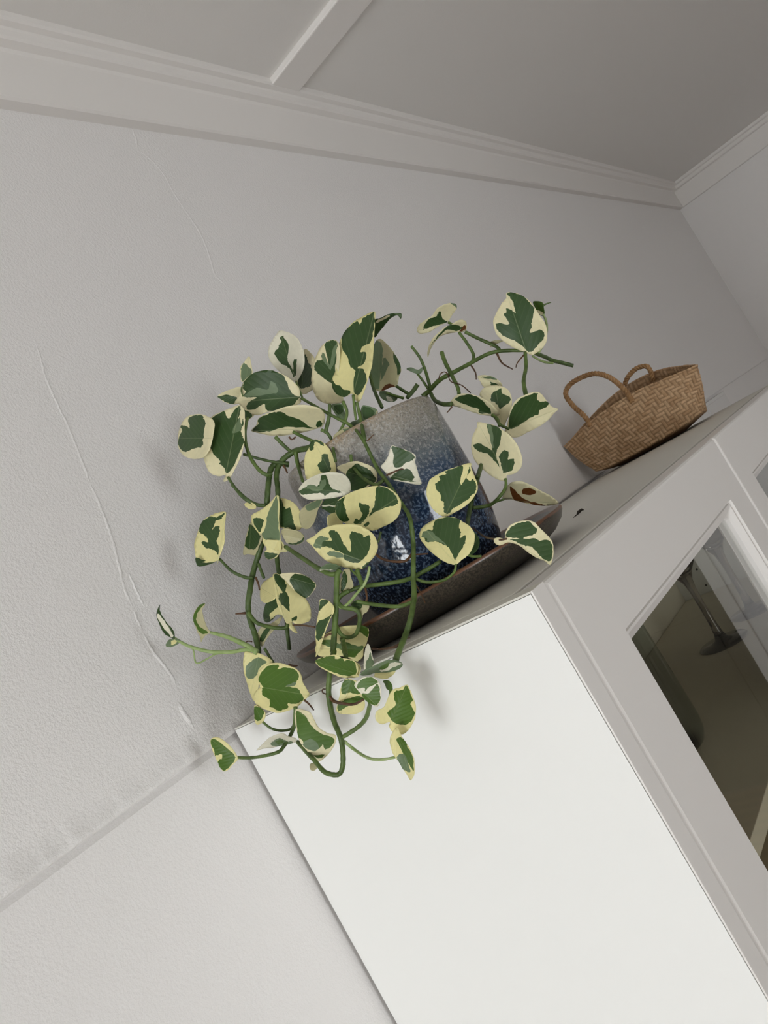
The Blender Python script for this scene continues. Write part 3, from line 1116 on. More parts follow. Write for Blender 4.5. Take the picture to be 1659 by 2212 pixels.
leaf('A', (1090, 855), (622, 890), -.004, 'c', '620 890 650 850 672 780 690 740 740 690 800 668 870 660 920 675 960 690 1010 720 1050 755 1085 800 1088 850 1098 870 1080 905 1000 925 920 945 850 965 790 985 740 975 690 945 650 905',
     ('d', '680 770 690 740 740 690 800 668 870 660 930 680 970 700 1000 760 1025 820 1060 845 1090 855 1060 885 1048 905 960 935 895 955 845 945 838 905 800 915 770 940 715 945 705 915 740 880 780 855 690 855 710 820 680 800'),
     ('g', '690 855 720 800 820 770 870 740 920 750 960 800 1060 850 1050 900 960 935 895 955 845 945 838 905 800 915 770 940 715 945 705 915 740 880 780 855'), ('k', '690 855 700 830 780 790 860 800 880 740 915 770 930 820 850 835'), tilt=1)
leaf('A', (1225, 1082), (742, 1098), -.002, 'c', '740 1098 775 1055 790 1010 850 975 930 945 1010 922 1100 912 1190 925 1245 950 1268 1000 1255 1060 1200 1085 1130 1105 1050 1120 960 1132 870 1130 800 1115',
     ('g', '745 1095 790 1050 790 1015 840 985 900 965 960 962 1010 990 1080 1015 1120 1040 1160 1070 1210 1078 1130 1075 1040 1070 960 1075 870 1100 800 1105'), ('g', '1205 1060 1215 1030 1240 1025 1245 1060 1215 1072'))
leaf('A', (1060, 745), (942, 378), .004, 'w', '942 378 1000 390 1060 425 1100 490 1118 560 1115 640 1085 710 1058 745 1010 730 950 680 890 620 862 560 865 500 885 455 915 410',
     ('g', '965 415 985 445 1005 480 1000 560 1000 600 1030 650 1050 700 1040 710 1015 650 960 620 920 570 905 530 940 500 935 485 955 460 945 435'), ('g', '1050 585 1065 590 1065 640 1060 700 1040 680 1040 620'))
leaf('A', (1095, 830), (1125, 512), .02, 'c', '1125 510 1165 540 1190 580 1185 640 1180 720 1185 790 1150 820 1110 835 1085 800 1060 740 1070 700 1090 640 1100 560',
     ('d', '1120 550 1135 560 1150 610 1170 640 1170 740 1165 775 1130 785 1095 795 1070 750 1080 705 1100 660 1100 620 1110 580'))
leaf('A', (1390, 880), (1350, 448), .008, 'c', '1340 445 1365 470 1375 520 1370 620 1365 700 1360 800 1395 860 1392 893 1330 902 1270 900 1215 870 1180 800 1170 720 1180 640 1200 570 1235 500 1270 465 1300 448',
     ('g', '1300 455 1330 446 1355 460 1360 490 1350 510 1345 600 1335 700 1320 755 1290 740 1240 705 1200 670 1190 630 1210 595 1260 590 1290 620 1300 640 1265 500 1275 465'), ('k', '1245 540 1262 545 1300 630 1330 500 1352 480 1340 580 1312 660 1296 650 1245 580'))
leaf('A', (1470, 835), (1622, 242), -.006, 'y', '1620 240 1625 300 1620 380 1615 470 1610 560 1600 640 1570 740 1545 820 1510 890 1480 870 1460 830 1430 845 1400 855 1365 845 1330 810 1315 760 1320 720 1345 660 1350 600 1360 500 1385 430 1420 370 1480 310 1550 270',
     ('g', '1600 255 1622 248 1622 330 1610 400 1590 470 1540 490 1520 530 1560 535 1560 570 1550 610 1500 645 1540 655 1562 700 1560 760 1520 830 1485 835 1470 800 1480 690 1480 660 1445 630 1430 580 1390 500 1385 430 1420 370 1480 320 1505 310 1520 335 1540 290'),
     ('d', '1320 725 1335 755 1380 780 1400 800 1450 810 1430 845 1395 855 1345 830 1318 780'), roll=None)
leaf('A', (690, 1060), (760, 985), .012, 'c', '678 935 720 960 760 985 720 1020 695 1070 688 1000', ('d', '680 940 750 985 700 1015 690 980'))
leaf('A', (1405, 1010), (1320, 912), .02, 'k', '1315 910 1390 905 1405 960 1420 1020 1370 1010 1330 960', ('g', '1330 920 1390 915 1395 960 1360 980'))
# --- upper right, behind the pot rim
leaf('B', (130, 810), (130, 438), .0, 'u', '130 437 180 470 230 530 270 600 285 660 270 710 255 770 200 790 135 815 90 790 62 720 60 650 65 560 90 480',
     ('k', '100 450 150 480 155 560 150 640 140 700 130 790 85 780 65 650 75 520'), ('g', '230 530 270 600 285 660 262 700 255 640 235 580'), ('k', '165 570 200 620 180 660 140 740 150 640'), ('b', '145 805 190 760 235 770 240 795 200 808'))
leaf('B', (100, 420), (286, 292), .01, 'g', '95 310 140 290 190 265 240 253 290 258 285 295 260 270 215 290 170 340 130 390 95 425', ('k', '230 255 288 258 282 290 262 268'), ('c', '110 305 200 266 190 285 120 322'))
leaf('B', (630, 325), (402, 380), 0, 'c', '400 375 410 345 450 310 510 270 540 225 590 195 640 182 680 190 685 220 655 265 620 315 560 345 500 385 440 400 410 395',
     ('g', '445 365 480 300 540 275 560 240 575 250 580 290 620 315 570 330 500 350 460 370'), ('k', '640 184 682 190 684 218 668 205'))
leaf('B', (745, 385), (480, 570), 0, 'c', '480 570 475 540 490 480 520 430 560 390 600 355 650 335 700 305 740 305 757 330 750 380 700 390 630 400 570 420 530 460 500 510',
     ('g', '490 500 530 440 570 395 620 345 680 335 715 355 700 380 620 375 570 410 520 460'), ('b', '705 380 745 340 748 370 720 386'))
leaf('B', (1185, 530), (1043, 110), -.006, 'c', '1042 108 1090 105 1150 125 1200 160 1240 210 1280 270 1320 330 1333 390 1330 450 1310 490 1270 530 1220 555 1180 535 1100 505 1020 455 970 400 950 340 950 300 975 240 1010 180 1040 145',
     ('g', '1050 110 1100 108 1160 130 1210 180 1240 220 1235 270 1220 330 1225 350 1210 395 1255 385 1280 370 1310 390 1305 440 1270 480 1220 530 1185 520 1160 490 1100 450 1030 420 990 390 965 340 990 325 1060 335 1040 290 1025 265 1045 240 1040 220 1080 230 1110 255 1090 180 1065 140'))
leaf('B', (1310, 268), (1232, 175), .014, 'h', '1230 175 1265 168 1300 180 1310 220 1312 272 1280 265 1250 220', ('c', '1258 228 1290 240 1312 262 1285 268 1268 250'))
leaf('B', (1010, 775), (836, 706), .02, 'c', '835 705 900 700 950 715 990 740 1012 778 940 790 880 785 855 745', ('g', '930 745 990 770 940 776 928 760'), ('k', '860 715 930 706 975 735 930 725'))
leaf('B', (1000, 1000), (960, 775), .016, 'c', '850 835 880 790 940 772 1000 775 1050 800 1075 845 1080 900 1070 960 1040 1030 1020 1070 980 1010 930 960 880 880',
     ('g', '930 860 950 820 1005 792 1010 830 1060 850 1070 880 1040 910 995 940 985 920 960 895 930 885'))
leaf('B', (985, 985), (626, 915), .0, 'c', '625 915 650 875 690 840 750 832 820 845 880 870 940 910 980 960 990 985 940 990 870 985 800 965 720 935 660 920',
     ('g', '672 870 710 850 770 838 840 860 900 910 935 965 900 975 840 965 840 940 760 915 710 895'))
leaf('B', (1062, 1085), (1414, 940), -.004, 'c', '1415 940 1370 925 1330 880 1290 830 1250 818 1190 835 1120 870 1080 920 1060 980 1050 1050 1030 1100 1070 1140 1130 1140 1190 1110 1270 1070 1340 1020 1385 970',
     ('g', '1060 1075 1060 1010 1090 930 1140 870 1200 840 1265 825 1260 865 1290 890 1330 885 1345 905 1320 930 1280 950 1270 980 1220 1000 1160 1040 1090 1080'))
leaf('B', (1036, 1415), (836, 1037), -.004, 'c', '835 1035 900 1045 960 1060 1030 1100 1090 1155 1130 1220 1152 1290 1150 1350 1120 1390 1080 1410 1045 1420 1040 1455 980 1445 920 1410 860 1360 810 1300 790 1220 795 1150 815 1100 832 1065',
     ('g', '905 1048 960 1062 1000 1085 1005 1140 990 1200 970 1260 985 1340 1000 1370 960 1320 920 1270 860 1250 820 1230 805 1195 850 1188 900 1210 940 1235 930 1150 910 1100'),
     ('g', '1010 1250 1030 1235 1060 1255 1050 1300 1090 1300 1100 1330 1080 1380 1030 1400 1015 1385 1000 1330 990 1280'), ('k', '905 1055 930 1060 945 1130 950 1220 935 1200 920 1120'))
leaf('B', (1022, 1590), (1412, 1620), .0, 'c', '1050 1490 1090 1465 1150 1462 1220 1490 1290 1530 1350 1560 1395 1590 1413 1620 1340 1635 1250 1630 1150 1610 1080 1590 1015 1585 1030 1530',
     ('b', '1150 1530 1190 1505 1250 1525 1245 1550 1180 1558'), ('b', '1065 1495 1100 1520 1150 1570 1200 1600 1280 1620 1325 1636 1250 1630 1190 1612 1110 1598 1080 1560'))
leaf('B', (260, 862), (136, 830), .03, 'k', '135 815 200 820 260 860 230 890 170 880 135 850', ('w', '180 850 220 860 230 885 190 880'))
leaf('B', (440, 642), (326, 655), -.002, 'k', '325 655 360 645 410 660 442 640 432 682 390 685')
leaf('B', (1015, 456), (922, 465), .006, 'u', '920 465 970 448 1015 455 980 470 932 498')
leaf('D', (1040, 376), (1355, 563), 0, 'c', '950 385 980 370 1030 375 1035 330 1070 280 1130 255 1190 248 1240 260 1280 300 1330 350 1370 400 1380 460 1375 510 1355 565 1310 535 1250 510 1190 470 1140 430 1090 410 1050 405 1000 425 965 415',
     ('g', '1035 350 1060 310 1110 270 1170 255 1200 250 1240 285 1265 315 1240 345 1170 365 1160 380 1100 370 1050 365'), ('g', '1070 382 1150 378 1250 375 1280 395 1330 385 1370 420 1372 490 1350 540 1290 510 1260 470 1210 430 1180 430 1110 400'), depth=.598, curl=.5)
# --- over the pot
leaf('F', (600, 372), (745, 190), .012, 'k', '640 152 690 160 735 175 750 200 745 260 710 320 680 355 640 372 600 380 560 355 540 310 560 270 600 260 620 230', ('u', '735 190 750 205 742 260 705 322 660 358 690 310 730 250'), ('g', '645 160 700 172 725 200 700 240 655 250 640 200'))
leaf('F', (558, 506), (480, 340), .004, 'u', '430 375 480 330 520 305 570 320 600 345 590 400 575 450 560 510 520 495 480 450 450 420', ('k', '500 320 560 320 590 350 585 400 560 450 530 430 550 380 520 350'))
leaf('F', (800, 642), (1060, 716), .0, 'w', '850 440 910 458 980 485 1020 510 1020 560 1035 620 1055 680 1062 718 1000 715 930 700 870 690 830 665 795 620 772 590 800 555 830 500',
     ('g', '850 443 920 462 985 490 1012 515 1000 545 950 565 920 590 880 600 862 575 862 510'), ('d', '840 680 870 640 910 610 970 610 1000 640 1012 670 1000 690 1025 700 960 695 890 685'))
leaf('F', (420, 650), (290, 400), -.002, 'y', '300 395 350 410 400 460 435 530 450 600 448 650 400 660 340 660 290 672 240 680 228 620 222 550 235 490 260 450 265 420',
     ('g', '258 430 285 398 330 405 365 430 350 440 310 410 290 440 290 470 265 470'), ('g', '350 510 385 500 400 540 405 570 415 610 400 630 350 635 325 600 320 570 345 545'))
leaf('F', (740, 690), (458, 605), .01, 'c', '455 600 510 570 590 552 660 570 720 600 745 640 740 700 700 720 640 755 560 760 550 720 520 650',
     ('d', '520 640 560 600 600 570 640 590 700 620 720 650 740 690 690 720 620 760 555 760 552 720'), ('g', '590 575 640 590 680 620 700 640 640 640 600 620'))
leaf('F', (548, 770), (188, 745), -.012, 'w', '185 745 230 695 300 655 370 635 440 632 500 645 540 680 556 730 548 775 500 800 430 815 350 825 270 830 215 810 190 780',
     ('g', '190 760 260 730 300 735 330 715 345 660 380 655 395 690 410 730 430 750 490 770 470 780 420 775 390 790 370 800 350 780 290 785 230 790 200 785'), ('k', '240 735 280 720 330 735 345 690 380 690 360 750 300 765'), tilt=1)
leaf('F', (350, 834), (215, 1030), .012, 'u', '355 830 320 900 300 970 280 1010 250 1035 210 1030 190 980 190 920 230 870 300 835', ('k', '230 875 300 838 350 832 320 880 270 905 245 900'))
leaf('F', (470, 830), (350, 885), .012, 'd', '380 820 450 810 475 830 460 880 460 930 420 930 370 900 345 880', ('w', '355 866 440 868 445 876 360 874'))
leaf('F', (480, 960), (392, 1020), .01, 'y', '450 920 400 935 388 970 395 1020 450 1010 500 1000 470 950')
leaf('F', (610, 1000), (905, 805), -.004, 'y', '445 870 480 820 560 775 650 745 740 728 820 740 880 780 910 825 918 870 900 940 850 990 780 1025 710 1050 640 1025 560 1010 490 985 455 940',
     ('g', '745 735 810 740 870 790 895 840 880 865 820 880 740 910 690 945 720 880 730 840 735 790'), ('g', '615 850 650 860 690 870 690 910 680 940 645 985 620 1005 580 995 590 960 620 970 640 930 620 890'),
     ('d', '450 850 490 820 555 770 520 800 505 840 520 900 530 940 545 975 500 985 460 950 445 900'), ('g', '650 1010 680 985 690 1000 670 1020'))
leaf('F', (652, 1268), (240, 1121), -.012, 'y', '238 1120 290 1090 350 1040 430 1012 520 1005 600 1010 660 1035 710 1070 740 1120 750 1170 735 1220 700 1265 680 1290 640 1325 560 1325 470 1300 390 1270 330 1220 280 1160',
     ('g', '400 1055 440 1050 470 1070 490 1115 510 1150 550 1200 560 1160 550 1080 570 1055 600 1065 640 1075 650 1095 690 1085 700 1130 690 1190 650 1250 600 1280 550 1270 510 1255 500 1210 440 1190 390 1165 340 1170 350 1130 420 1120 405 1085'),
     ('k', '290 1155 320 1100 360 1090 400 1110 350 1135 345 1170 310 1175'), ('k', '385 1215 420 1195 490 1210 500 1240 440 1240'), ('g', '640 1322 660 1290 705 1265 712 1290 690 1318'), tilt=1)
leaf('F', (1240, 930), (1414, 567), 0, 'y', '1415 565 1420 600 1445 660 1465 720 1460 770 1430 820 1380 870 1310 915 1240 948 1190 935 1140 890 1105 820 1100 750 1120 690 1165 655 1230 620 1320 590',
     ('g', '1230 625 1300 600 1355 580 1360 620 1340 690 1350 720 1390 660 1400 610 1412 590 1410 630 1385 670 1410 690 1435 680 1455 720 1450 770 1420 800 1400 820 1330 870 1290 890 1270 920 1240 930 1222 900 1225 850 1205 830 1200 790 1170 750 1165 710 1195 690 1190 660 1240 645'))
leaf('F', (1310, 1286), (1085, 1032), -.004, 'y', '1160 970 1220 952 1300 955 1360 985 1410 1020 1440 1065 1445 1110 1430 1170 1400 1220 1350 1260 1310 1292 1260 1285 1200 1255 1130 1200 1075 1140 1048 1090 1060 1040 1100 1000',
     ('g', '1170 970 1230 955 1310 960 1340 980 1330 1020 1345 1060 1340 1100 1380 1085 1375 1140 1350 1180 1310 1250 1300 1255 1270 1190 1240 1160 1200 1140 1160 1125 1110 1135 1085 1110 1090 1070 1110 1040 1140 1050 1150 1010'),
     ('k', '1062 1090 1090 1050 1140 1055 1160 1080 1240 1150 1180 1125 1110 1130 1100 1105'))
leaf('F', (1405, 1222), (1470, 1095), .012, 'g', '1430 1050 1470 1090 1478 1140 1460 1190 1420 1220 1390 1225 1400 1160 1420 1110')
# --- left hanging strand
leaf('C', (500, 522), (554, 187), 0, 'y', '555 185 552 240 545 310 548 380 535 440 510 510 495 560 498 535 460 545 400 548 350 530 335 470 330 420 345 360 370 290 400 240 450 210 500 190',
     ('g', '410 240 450 215 490 225 550 190 540 215 520 235 490 245 480 260 465 300 460 315 480 290 510 290 512 330 500 370 490 400 505 430 500 490 480 465 440 450 410 440 385 410 390 395 430 400 420 370 400 350 370 330 365 300 390 250'))
leaf('C', (480, 548), (345, 560), .01, 'd', '340 515 400 535 460 535 492 535 450 558 380 577 350 567')
leaf('C', (945, 455), (932, 70), -.004, 'y', '930 65 940 150 938 260 945 350 950 460 900 455 850 440 820 400 815 350 800 345 760 300 738 240 745 205 800 175 860 130 890 100',
     ('k', '925 75 930 150 935 300 948 380 900 388 830 380 818 340 840 300 850 230 880 150 900 110'), ('g', '752 235 790 228 830 245 815 290 800 330 770 290'), roll=-1)
leaf('C', (945, 285), (960, 95), .002, 'y', '935 92 980 90 1030 110 1070 150 1095 200 1108 260 1095 305 1060 318 1000 305 945 290 938 180',
     ('g', '935 95 960 105 970 140 990 160 1015 155 1030 200 1040 250 1060 312 1000 298 945 282 938 180'))
leaf('C', (965, 350), (1112, 380), 0, 'u', '955 330 970 305 1040 315 1090 330 1118 365 1110 400 1060 420 1000 412 970 370', ('d', '1118 365 1110 400 1060 420 1000 412 1050 408 1095 392'))
leaf('C', (1020, 450), (842, 505), -.002, 'y', '835 390 945 390 960 400 990 440 1030 450 990 470 950 475 920 510 870 525 840 510 835 470 850 450', ('g', '838 475 880 480 930 485 900 515 860 525 838 505'))
leaf('C', (735, 272), (725, 490), .012, 'u', '735 262 770 280 815 350 812 390 790 440 775 495 720 488 680 490 690 420 705 340', ('d', '735 275 800 350 805 370 775 440 740 455 700 440 695 410 715 330'))
leaf('C', (765, 160), (692, 126), .004, 'y', '690 125 730 118 765 135 772 160 730 165 700 150')
leaf('C', (960, 640), (1192, 708), .010, 'c', '945 632 1050 622 1120 640 1170 670 1205 712 1180 760 1140 800 1100 790 1040 740 990 685', ('d', '1050 628 1115 640 1165 668 1198 710 1175 760 1140 798 1090 785 1035 720 1015 675'))
leaf('C', (912, 790), (812, 730), .002, 'y', '905 650 915 720 925 780 895 815 850 835 810 820 800 770 810 710 850 670')
leaf('C', (955, 915), (832, 960), .004, 'g', '905 770 945 830 970 925 925 920 885 962 850 978 828 960 825 910 840 850 870 810', ('y', '870 920 900 890 945 870 965 925 915 925 880 955'))
leaf('C', (990, 990), (898, 634), -.006, 'y', '895 632 960 640 1000 665 1060 725 1110 780 1150 840 1168 900 1160 960 1110 985 1060 992 1030 970 1060 1030 1070 1052 1040 1045 1000 1000 965 930 940 880 920 820 908 740',
     ('d', '900 635 960 645 980 690 995 715 985 750 1010 800 1015 850 1010 900 970 860 935 810 945 770 960 760 920 700'), ('d', '1030 950 1060 930 1065 955 1035 968'), roll=1)
leaf('C', (800, 1120), (955, 935), .008, 'u', '780 1060 820 1000 870 990 930 950 960 930 940 980 900 1030 850 1090 815 1150 790 1110', ('g', '798 1090 845 1020 885 1005 860 1050 818 1112'))
leaf('C', (185, 1090), (86, 850), -.002, 'd', '85 848 80 890 110 950 150 1000 180 1040 187 1092 150 1080 110 1050 80 990 60 930 65 890', ('w', '75 912 110 960 150 1020 180 1075 165 1078 105 1005 68 940'))
leaf('C', (232, 1110), (126, 1146), .002, 'k', '125 1145 150 1105 190 1095 235 1110 200 1140 160 1155', ('y', '170 1110 210 1105 195 1130 165 1138'))
leaf('C', (438, 1050), (402, 842), .0, 'u', '405 840 375 850 345 880 325 920 322 960 335 1000 355 1050 372 1080 378 1120 385 1105 410 1070 442 1050 415 1000 395 940 385 890 400 862',
     ('h', '405 842 375 850 345 880 322 960 340 1000 345 950 365 890'), ('h', '345 960 370 1010 430 1048 400 1060 370 1048 340 1000'))
leaf('C', (790, 1215), (735, 1500), .006, 'y', '695 1185 740 1195 800 1200 860 1230 890 1260 860 1300 820 1340 800 1400 780 1480 760 1540 735 1500 710 1420 690 1350 680 1280 685 1220',
     ('k', '705 1290 730 1265 790 1230 850 1260 800 1300 785 1340 760 1375 720 1380 700 1350'))
leaf('C', (800, 1440), (1153, 1500), -.006, 'y', '790 1330 830 1290 890 1268 950 1270 1010 1290 1060 1310 1095 1350 1110 1410 1140 1460 1155 1500 1110 1540 1070 1580 1000 1610 930 1628 870 1610 810 1590 770 1560 755 1510 770 1470 800 1440 785 1390',
     ('h', '795 1370 830 1310 880 1285 935 1285 930 1310 985 1300 1040 1310 1080 1350 1075 1385 1040 1420 980 1440 1060 1445 1100 1490 1110 1530 1060 1560 1000 1555 1005 1590 970 1600 940 1615 900 1590 870 1580 870 1530 820 1500 815 1460 825 1440 800 1410'),
     ('k', '980 1440 1020 1415 1060 1408 1050 1428'))
leaf('E', (490, 532), (436, 425), .004, 'y', '430 410 470 430 505 460 502 510 480 540 445 548 430 500', ('h', '432 418 490 440 495 480 470 520 432 505'))
leaf('E', (310, 782), (118, 658), .0, 'y', '115 660 135 642 180 645 230 680 270 720 300 765 312 795 270 840 240 875 205 882 180 850 165 815 150 780 125 720',
     ('h', '125 650 170 665 200 690 250 730 290 770 290 800 240 860 205 880 170 830 180 800 200 790 190 760 150 770 145 740 120 700'))
leaf('E', (722, 656), (446, 735), 0, 'w', '445 735 490 690 530 650 590 622 640 615 670 632 730 650 720 675 680 690 620 700 560 715 500 720',
     ('k', '550 680 580 655 620 645 660 665 710 672 660 700 600 705 555 700'), ('h', '580 670 610 655 640 672 600 690'))
leaf('E', (1008, 640), (727, 442), 0, 'c', '725 440 780 445 830 465 860 520 890 570 950 610 1010 625 1010 680 990 720 950 770 900 810 850 780 800 730 760 680 735 600 720 520',
     ('h', '730 450 790 480 820 530 860 580 930 620 1000 650 985 700 940 725 920 690 895 720 840 735 790 690 760 645 740 640 735 560'), ('h', '850 768 930 765 900 792'), ('k', '775 690 830 650 890 690 880 730 830 732'))
leaf('E', (860, 828), (840, 878), .004, 'u', '830 830 860 825 880 855 850 880 828 865')
# --- middle hanging strand
leaf('C', (1326, 852), (1202, 1222), -.002, 'y', '1232 812 1290 820 1328 860 1330 900 1300 960 1270 1040 1250 1100 1230 1160 1200 1225 1205 1150 1198 1060 1210 960 1225 880',
     ('g', '1235 815 1290 825 1270 850 1240 880 1225 890'), ('g', '1225 965 1290 940 1315 920 1290 980 1260 1050 1240 1090 1220 1110 1203 1080 1205 1010'))
leaf('C', (1545, 1170), (1192, 1165), .010, 'y', '1380 1010 1450 1000 1530 1000 1575 1020 1582 1060 1565 1130 1545 1170 1540 1220 1510 1250 1490 1255 1420 1225 1380 1220 1310 1220 1230 1220 1195 1165 1240 1090 1290 1050',
     ('h', '1510 1010 1555 1000 1580 1040 1570 1085 1540 1060 1515 1040'), ('h', '1250 1110 1310 1100 1370 1130 1420 1120 1500 1145 1540 1145 1535 1170 1495 1210 1470 1230 1400 1215 1380 1170 1290 1150 1240 1130'))
leaf('C', (1410, 605), (1420, 750), .004, 'u', '1400 600 1440 595 1450 650 1470 720 1420 750 1380 760 1370 700 1385 650', ('d', '1400 610 1420 620 1425 680 1400 750 1380 740 1390 660'))
leaf('C', (1375, 590), (1227, 604), 0, 'k', '1225 605 1260 570 1310 555 1380 580 1370 600 1300 605', ('w', '1225 605 1260 596 1320 598 1300 604'))
leaf('C', (1450, 850), (1582, 870), .004, 'u', '1450 850 1500 815 1560 840 1585 860 1570 900 1540 920 1530 955 1515 900', ('g', '1452 850 1500 818 1540 840 1510 890'))
leaf('E', (1172, 186), (867, 96), -.004, 'y', '865 95 890 75 950 60 1010 50 1060 75 1100 80 1140 90 1165 120 1175 160 1165 190 1180 205 1130 215 1060 212 1000 190 930 155 885 125',
     ('h', '868 98 900 72 960 62 1000 55 1015 80 1060 70 1075 90 1110 85 1150 105 1160 180 1110 200 1060 195 1000 175 920 140'))
leaf('E', (1165, 190), (1190, 110), .004, 'y', '1150 100 1185 120 1190 160 1175 195 1160 190 1165 150')
leaf('C', (1562, 1335), (1569, 1132), .002, 'w', '1570 1130 1590 1160 1605 1220 1618 1280 1590 1310 1555 1340 1545 1280 1550 1200', ('k', '1590 1190 1610 1240 1615 1285 1560 1330 1558 1270 1575 1240'))
leaf('E', (1192, 198), (1492, 110), -.004, 'k', '1190 195 1220 160 1290 130 1330 110 1390 88 1440 90 1490 110 1480 140 1430 165 1370 175 1300 178 1240 195', ('w', '1330 162 1390 120 1440 100 1485 115 1420 142 1370 165'), ('h', '1320 150 1360 115 1400 105 1370 150'))
leaf('E', (1295, 190), (1440, 168), .002, 'y', '1300 180 1370 176 1440 163 1420 195 1390 215 1360 222 1320 215 1290 205')
leaf('E', (1132, 225), (1050, 470), .008, 'y', '1080 225 1130 225 1180 250 1200 290 1215 350 1220 420 1190 460 1120 475 1050 472 1018 450 1025 400 1040 340 1050 280',
     ('h', '1075 230 1130 230 1165 260 1190 310 1180 330 1120 320 1070 330 1050 300 1060 260'), ('h', '1030 405 1080 370 1150 345 1200 350 1210 375 1160 405 1100 415 1060 440 1030 450'))
leaf('E', (1150, 262), (1310, 415), -.010, 'w', '1145 260 1180 225 1230 205 1290 215 1325 250 1338 310 1335 370 1310 420 1260 400 1220 370 1195 330 1165 295',
     ('h', '1165 265 1190 230 1240 210 1290 218 1315 250 1250 280 1220 310 1225 290 1200 285 1170 290'), ('h', '1310 250 1330 310 1330 370 1305 412 1250 395 1215 365 1200 330 1250 320 1290 280'))
leaf('E', (1392, 352), (1355, 236), -.004, 'h', '1350 235 1385 232 1410 255 1418 295 1405 330 1390 355 1395 310 1375 290 1365 260')
leaf('E', (1410, 522), (1523, 264), -.002, 'y', '1523 262 1550 310 1570 360 1585 420 1580 500 1550 560 1520 600 1480 620 1420 600 1395 560 1400 530 1350 545 1310 530 1295 490 1310 450 1360 420 1390 350 1420 300 1470 285',
     ('h', '1440 310 1490 300 1520 265 1545 320 1565 370 1550 400 1575 450 1575 490 1530 545 1480 550 1420 525 1400 500 1385 460 1410 440 1440 410 1430 360'))
leaf('E', (1445, 580), (1550, 946), -.004, 'y', '1450 570 1475 620 1500 660 1540 720 1570 790 1575 850 1572 910 1550 948 1530 920 1490 860 1460 810 1430 770 1410 720 1400 660 1415 610',
     ('h', '1450 655 1490 645 1530 710 1565 790 1572 880 1550 850 1520 800 1480 720'), ('k', '1450 780 1500 760 1540 850 1545 890 1510 880 1470 830'))

# --- main stems
stem('stem', 'A', [(1230, 1190), (1150, 1220), (1060, 1240), (980, 1290), (935, 1350), (920, 1430), (928, 1500), (930, 1600), (930, 1760), (926, 1900), (925, 2030), (945, 2160), (965, 2300), (985, 2400), (1000, 2560), (1012, 2660)], 46, 28, 'stem_old', .004)
stem('stem', 'A', [(1010, 1338), (920, 1332), (880, 1372), (865, 1450), (855, 1560), (850, 1640), (845, 1760), (815, 1910), (770, 2050), (745, 2145), (728, 2250), (716, 2350), (730, 2450), (760, 2540), (785, 2640), (792, 2710)], 44, 42, 'stem_old', .006)
stem('stem', 'F', [(203, 100), (340, 180), (470, 250), (560, 300), (640, 390), (740, 590), (830, 720), (930, 870), (968, 930), (990, 1010), (1005, 1150), (1005, 1290), (1005, 1400), (1010, 1500), (1005, 1570), (985, 1680), (955, 1780), (915, 1880), (880, 1975)], 24, 42, 'stem', .0)
stem('stem', 'B', [(440, 850), (480, 818), (560, 735), (640, 690), (780, 615), (900, 550), (1000, 525), (1140, 520), (1200, 522)], 36, 26, 'stem', .004)
stem('stem', 'B', [(1200, 522), (1260, 545), (1320, 568), (1370, 592), (1450, 612), (1520, 630)], 28, 30, 'stem_old', .004)
stem('stem', 'C', [(1375, 600), (1355, 640), (1350, 760), (1345, 900), (1335, 1050), (1325, 1190)], 40, 44, 'stem', .0)
stem('stem', 'E', [(1000, 20), (975, 150), (962, 280), (968, 380), (1000, 520), (1040, 620), (1060, 700), (1066, 800), (1060, 860), (1040, 900), (1000, 908), (930, 885), (860, 805), (800, 740), (740, 672)], 42, 34, 'stem', .0)
stem('stem', 'C', [(1390, 1090), (1405, 1150), (1418, 1220)], 38, 36, 'stem', .002)
stem('stem', 'E', [(1045, 645), (1100, 615), (1180, 560), (1230, 500), (1255, 420), (1260, 390)], 34, 32, 'stem', .0)
stem('stem', 'E', [(725, 420), (722, 500), (712, 570), (680, 640), (640, 705), (600, 745), (500, 772), (400, 786), (310, 784)], 30, 24, 'stem', .0)
stem('stem', 'C', [(770, 1180), (700, 1172), (600, 1188), (450, 1188), (300, 1150), (220, 1110), (188, 1088)], 34, 20, 'stem_young', .0)
stem('stem', 'C', [(780, 1190), (700, 1140), (580, 1085), (500, 1062), (440, 1048)], 46, 20, 'stem_young', -.002)
stem('stem', 'F', [(1490, 590), (1450, 730), (1420, 850), (1400, 950), (1385, 1050)], 32, 34, 'stem_old', .004)
stem('stem', 'F', [(460, 1545), (520, 1490), (640, 1450), (800, 1430), (960, 1400), (1100, 1330), (1200, 1270)], 34, 32, 'stem', .012)
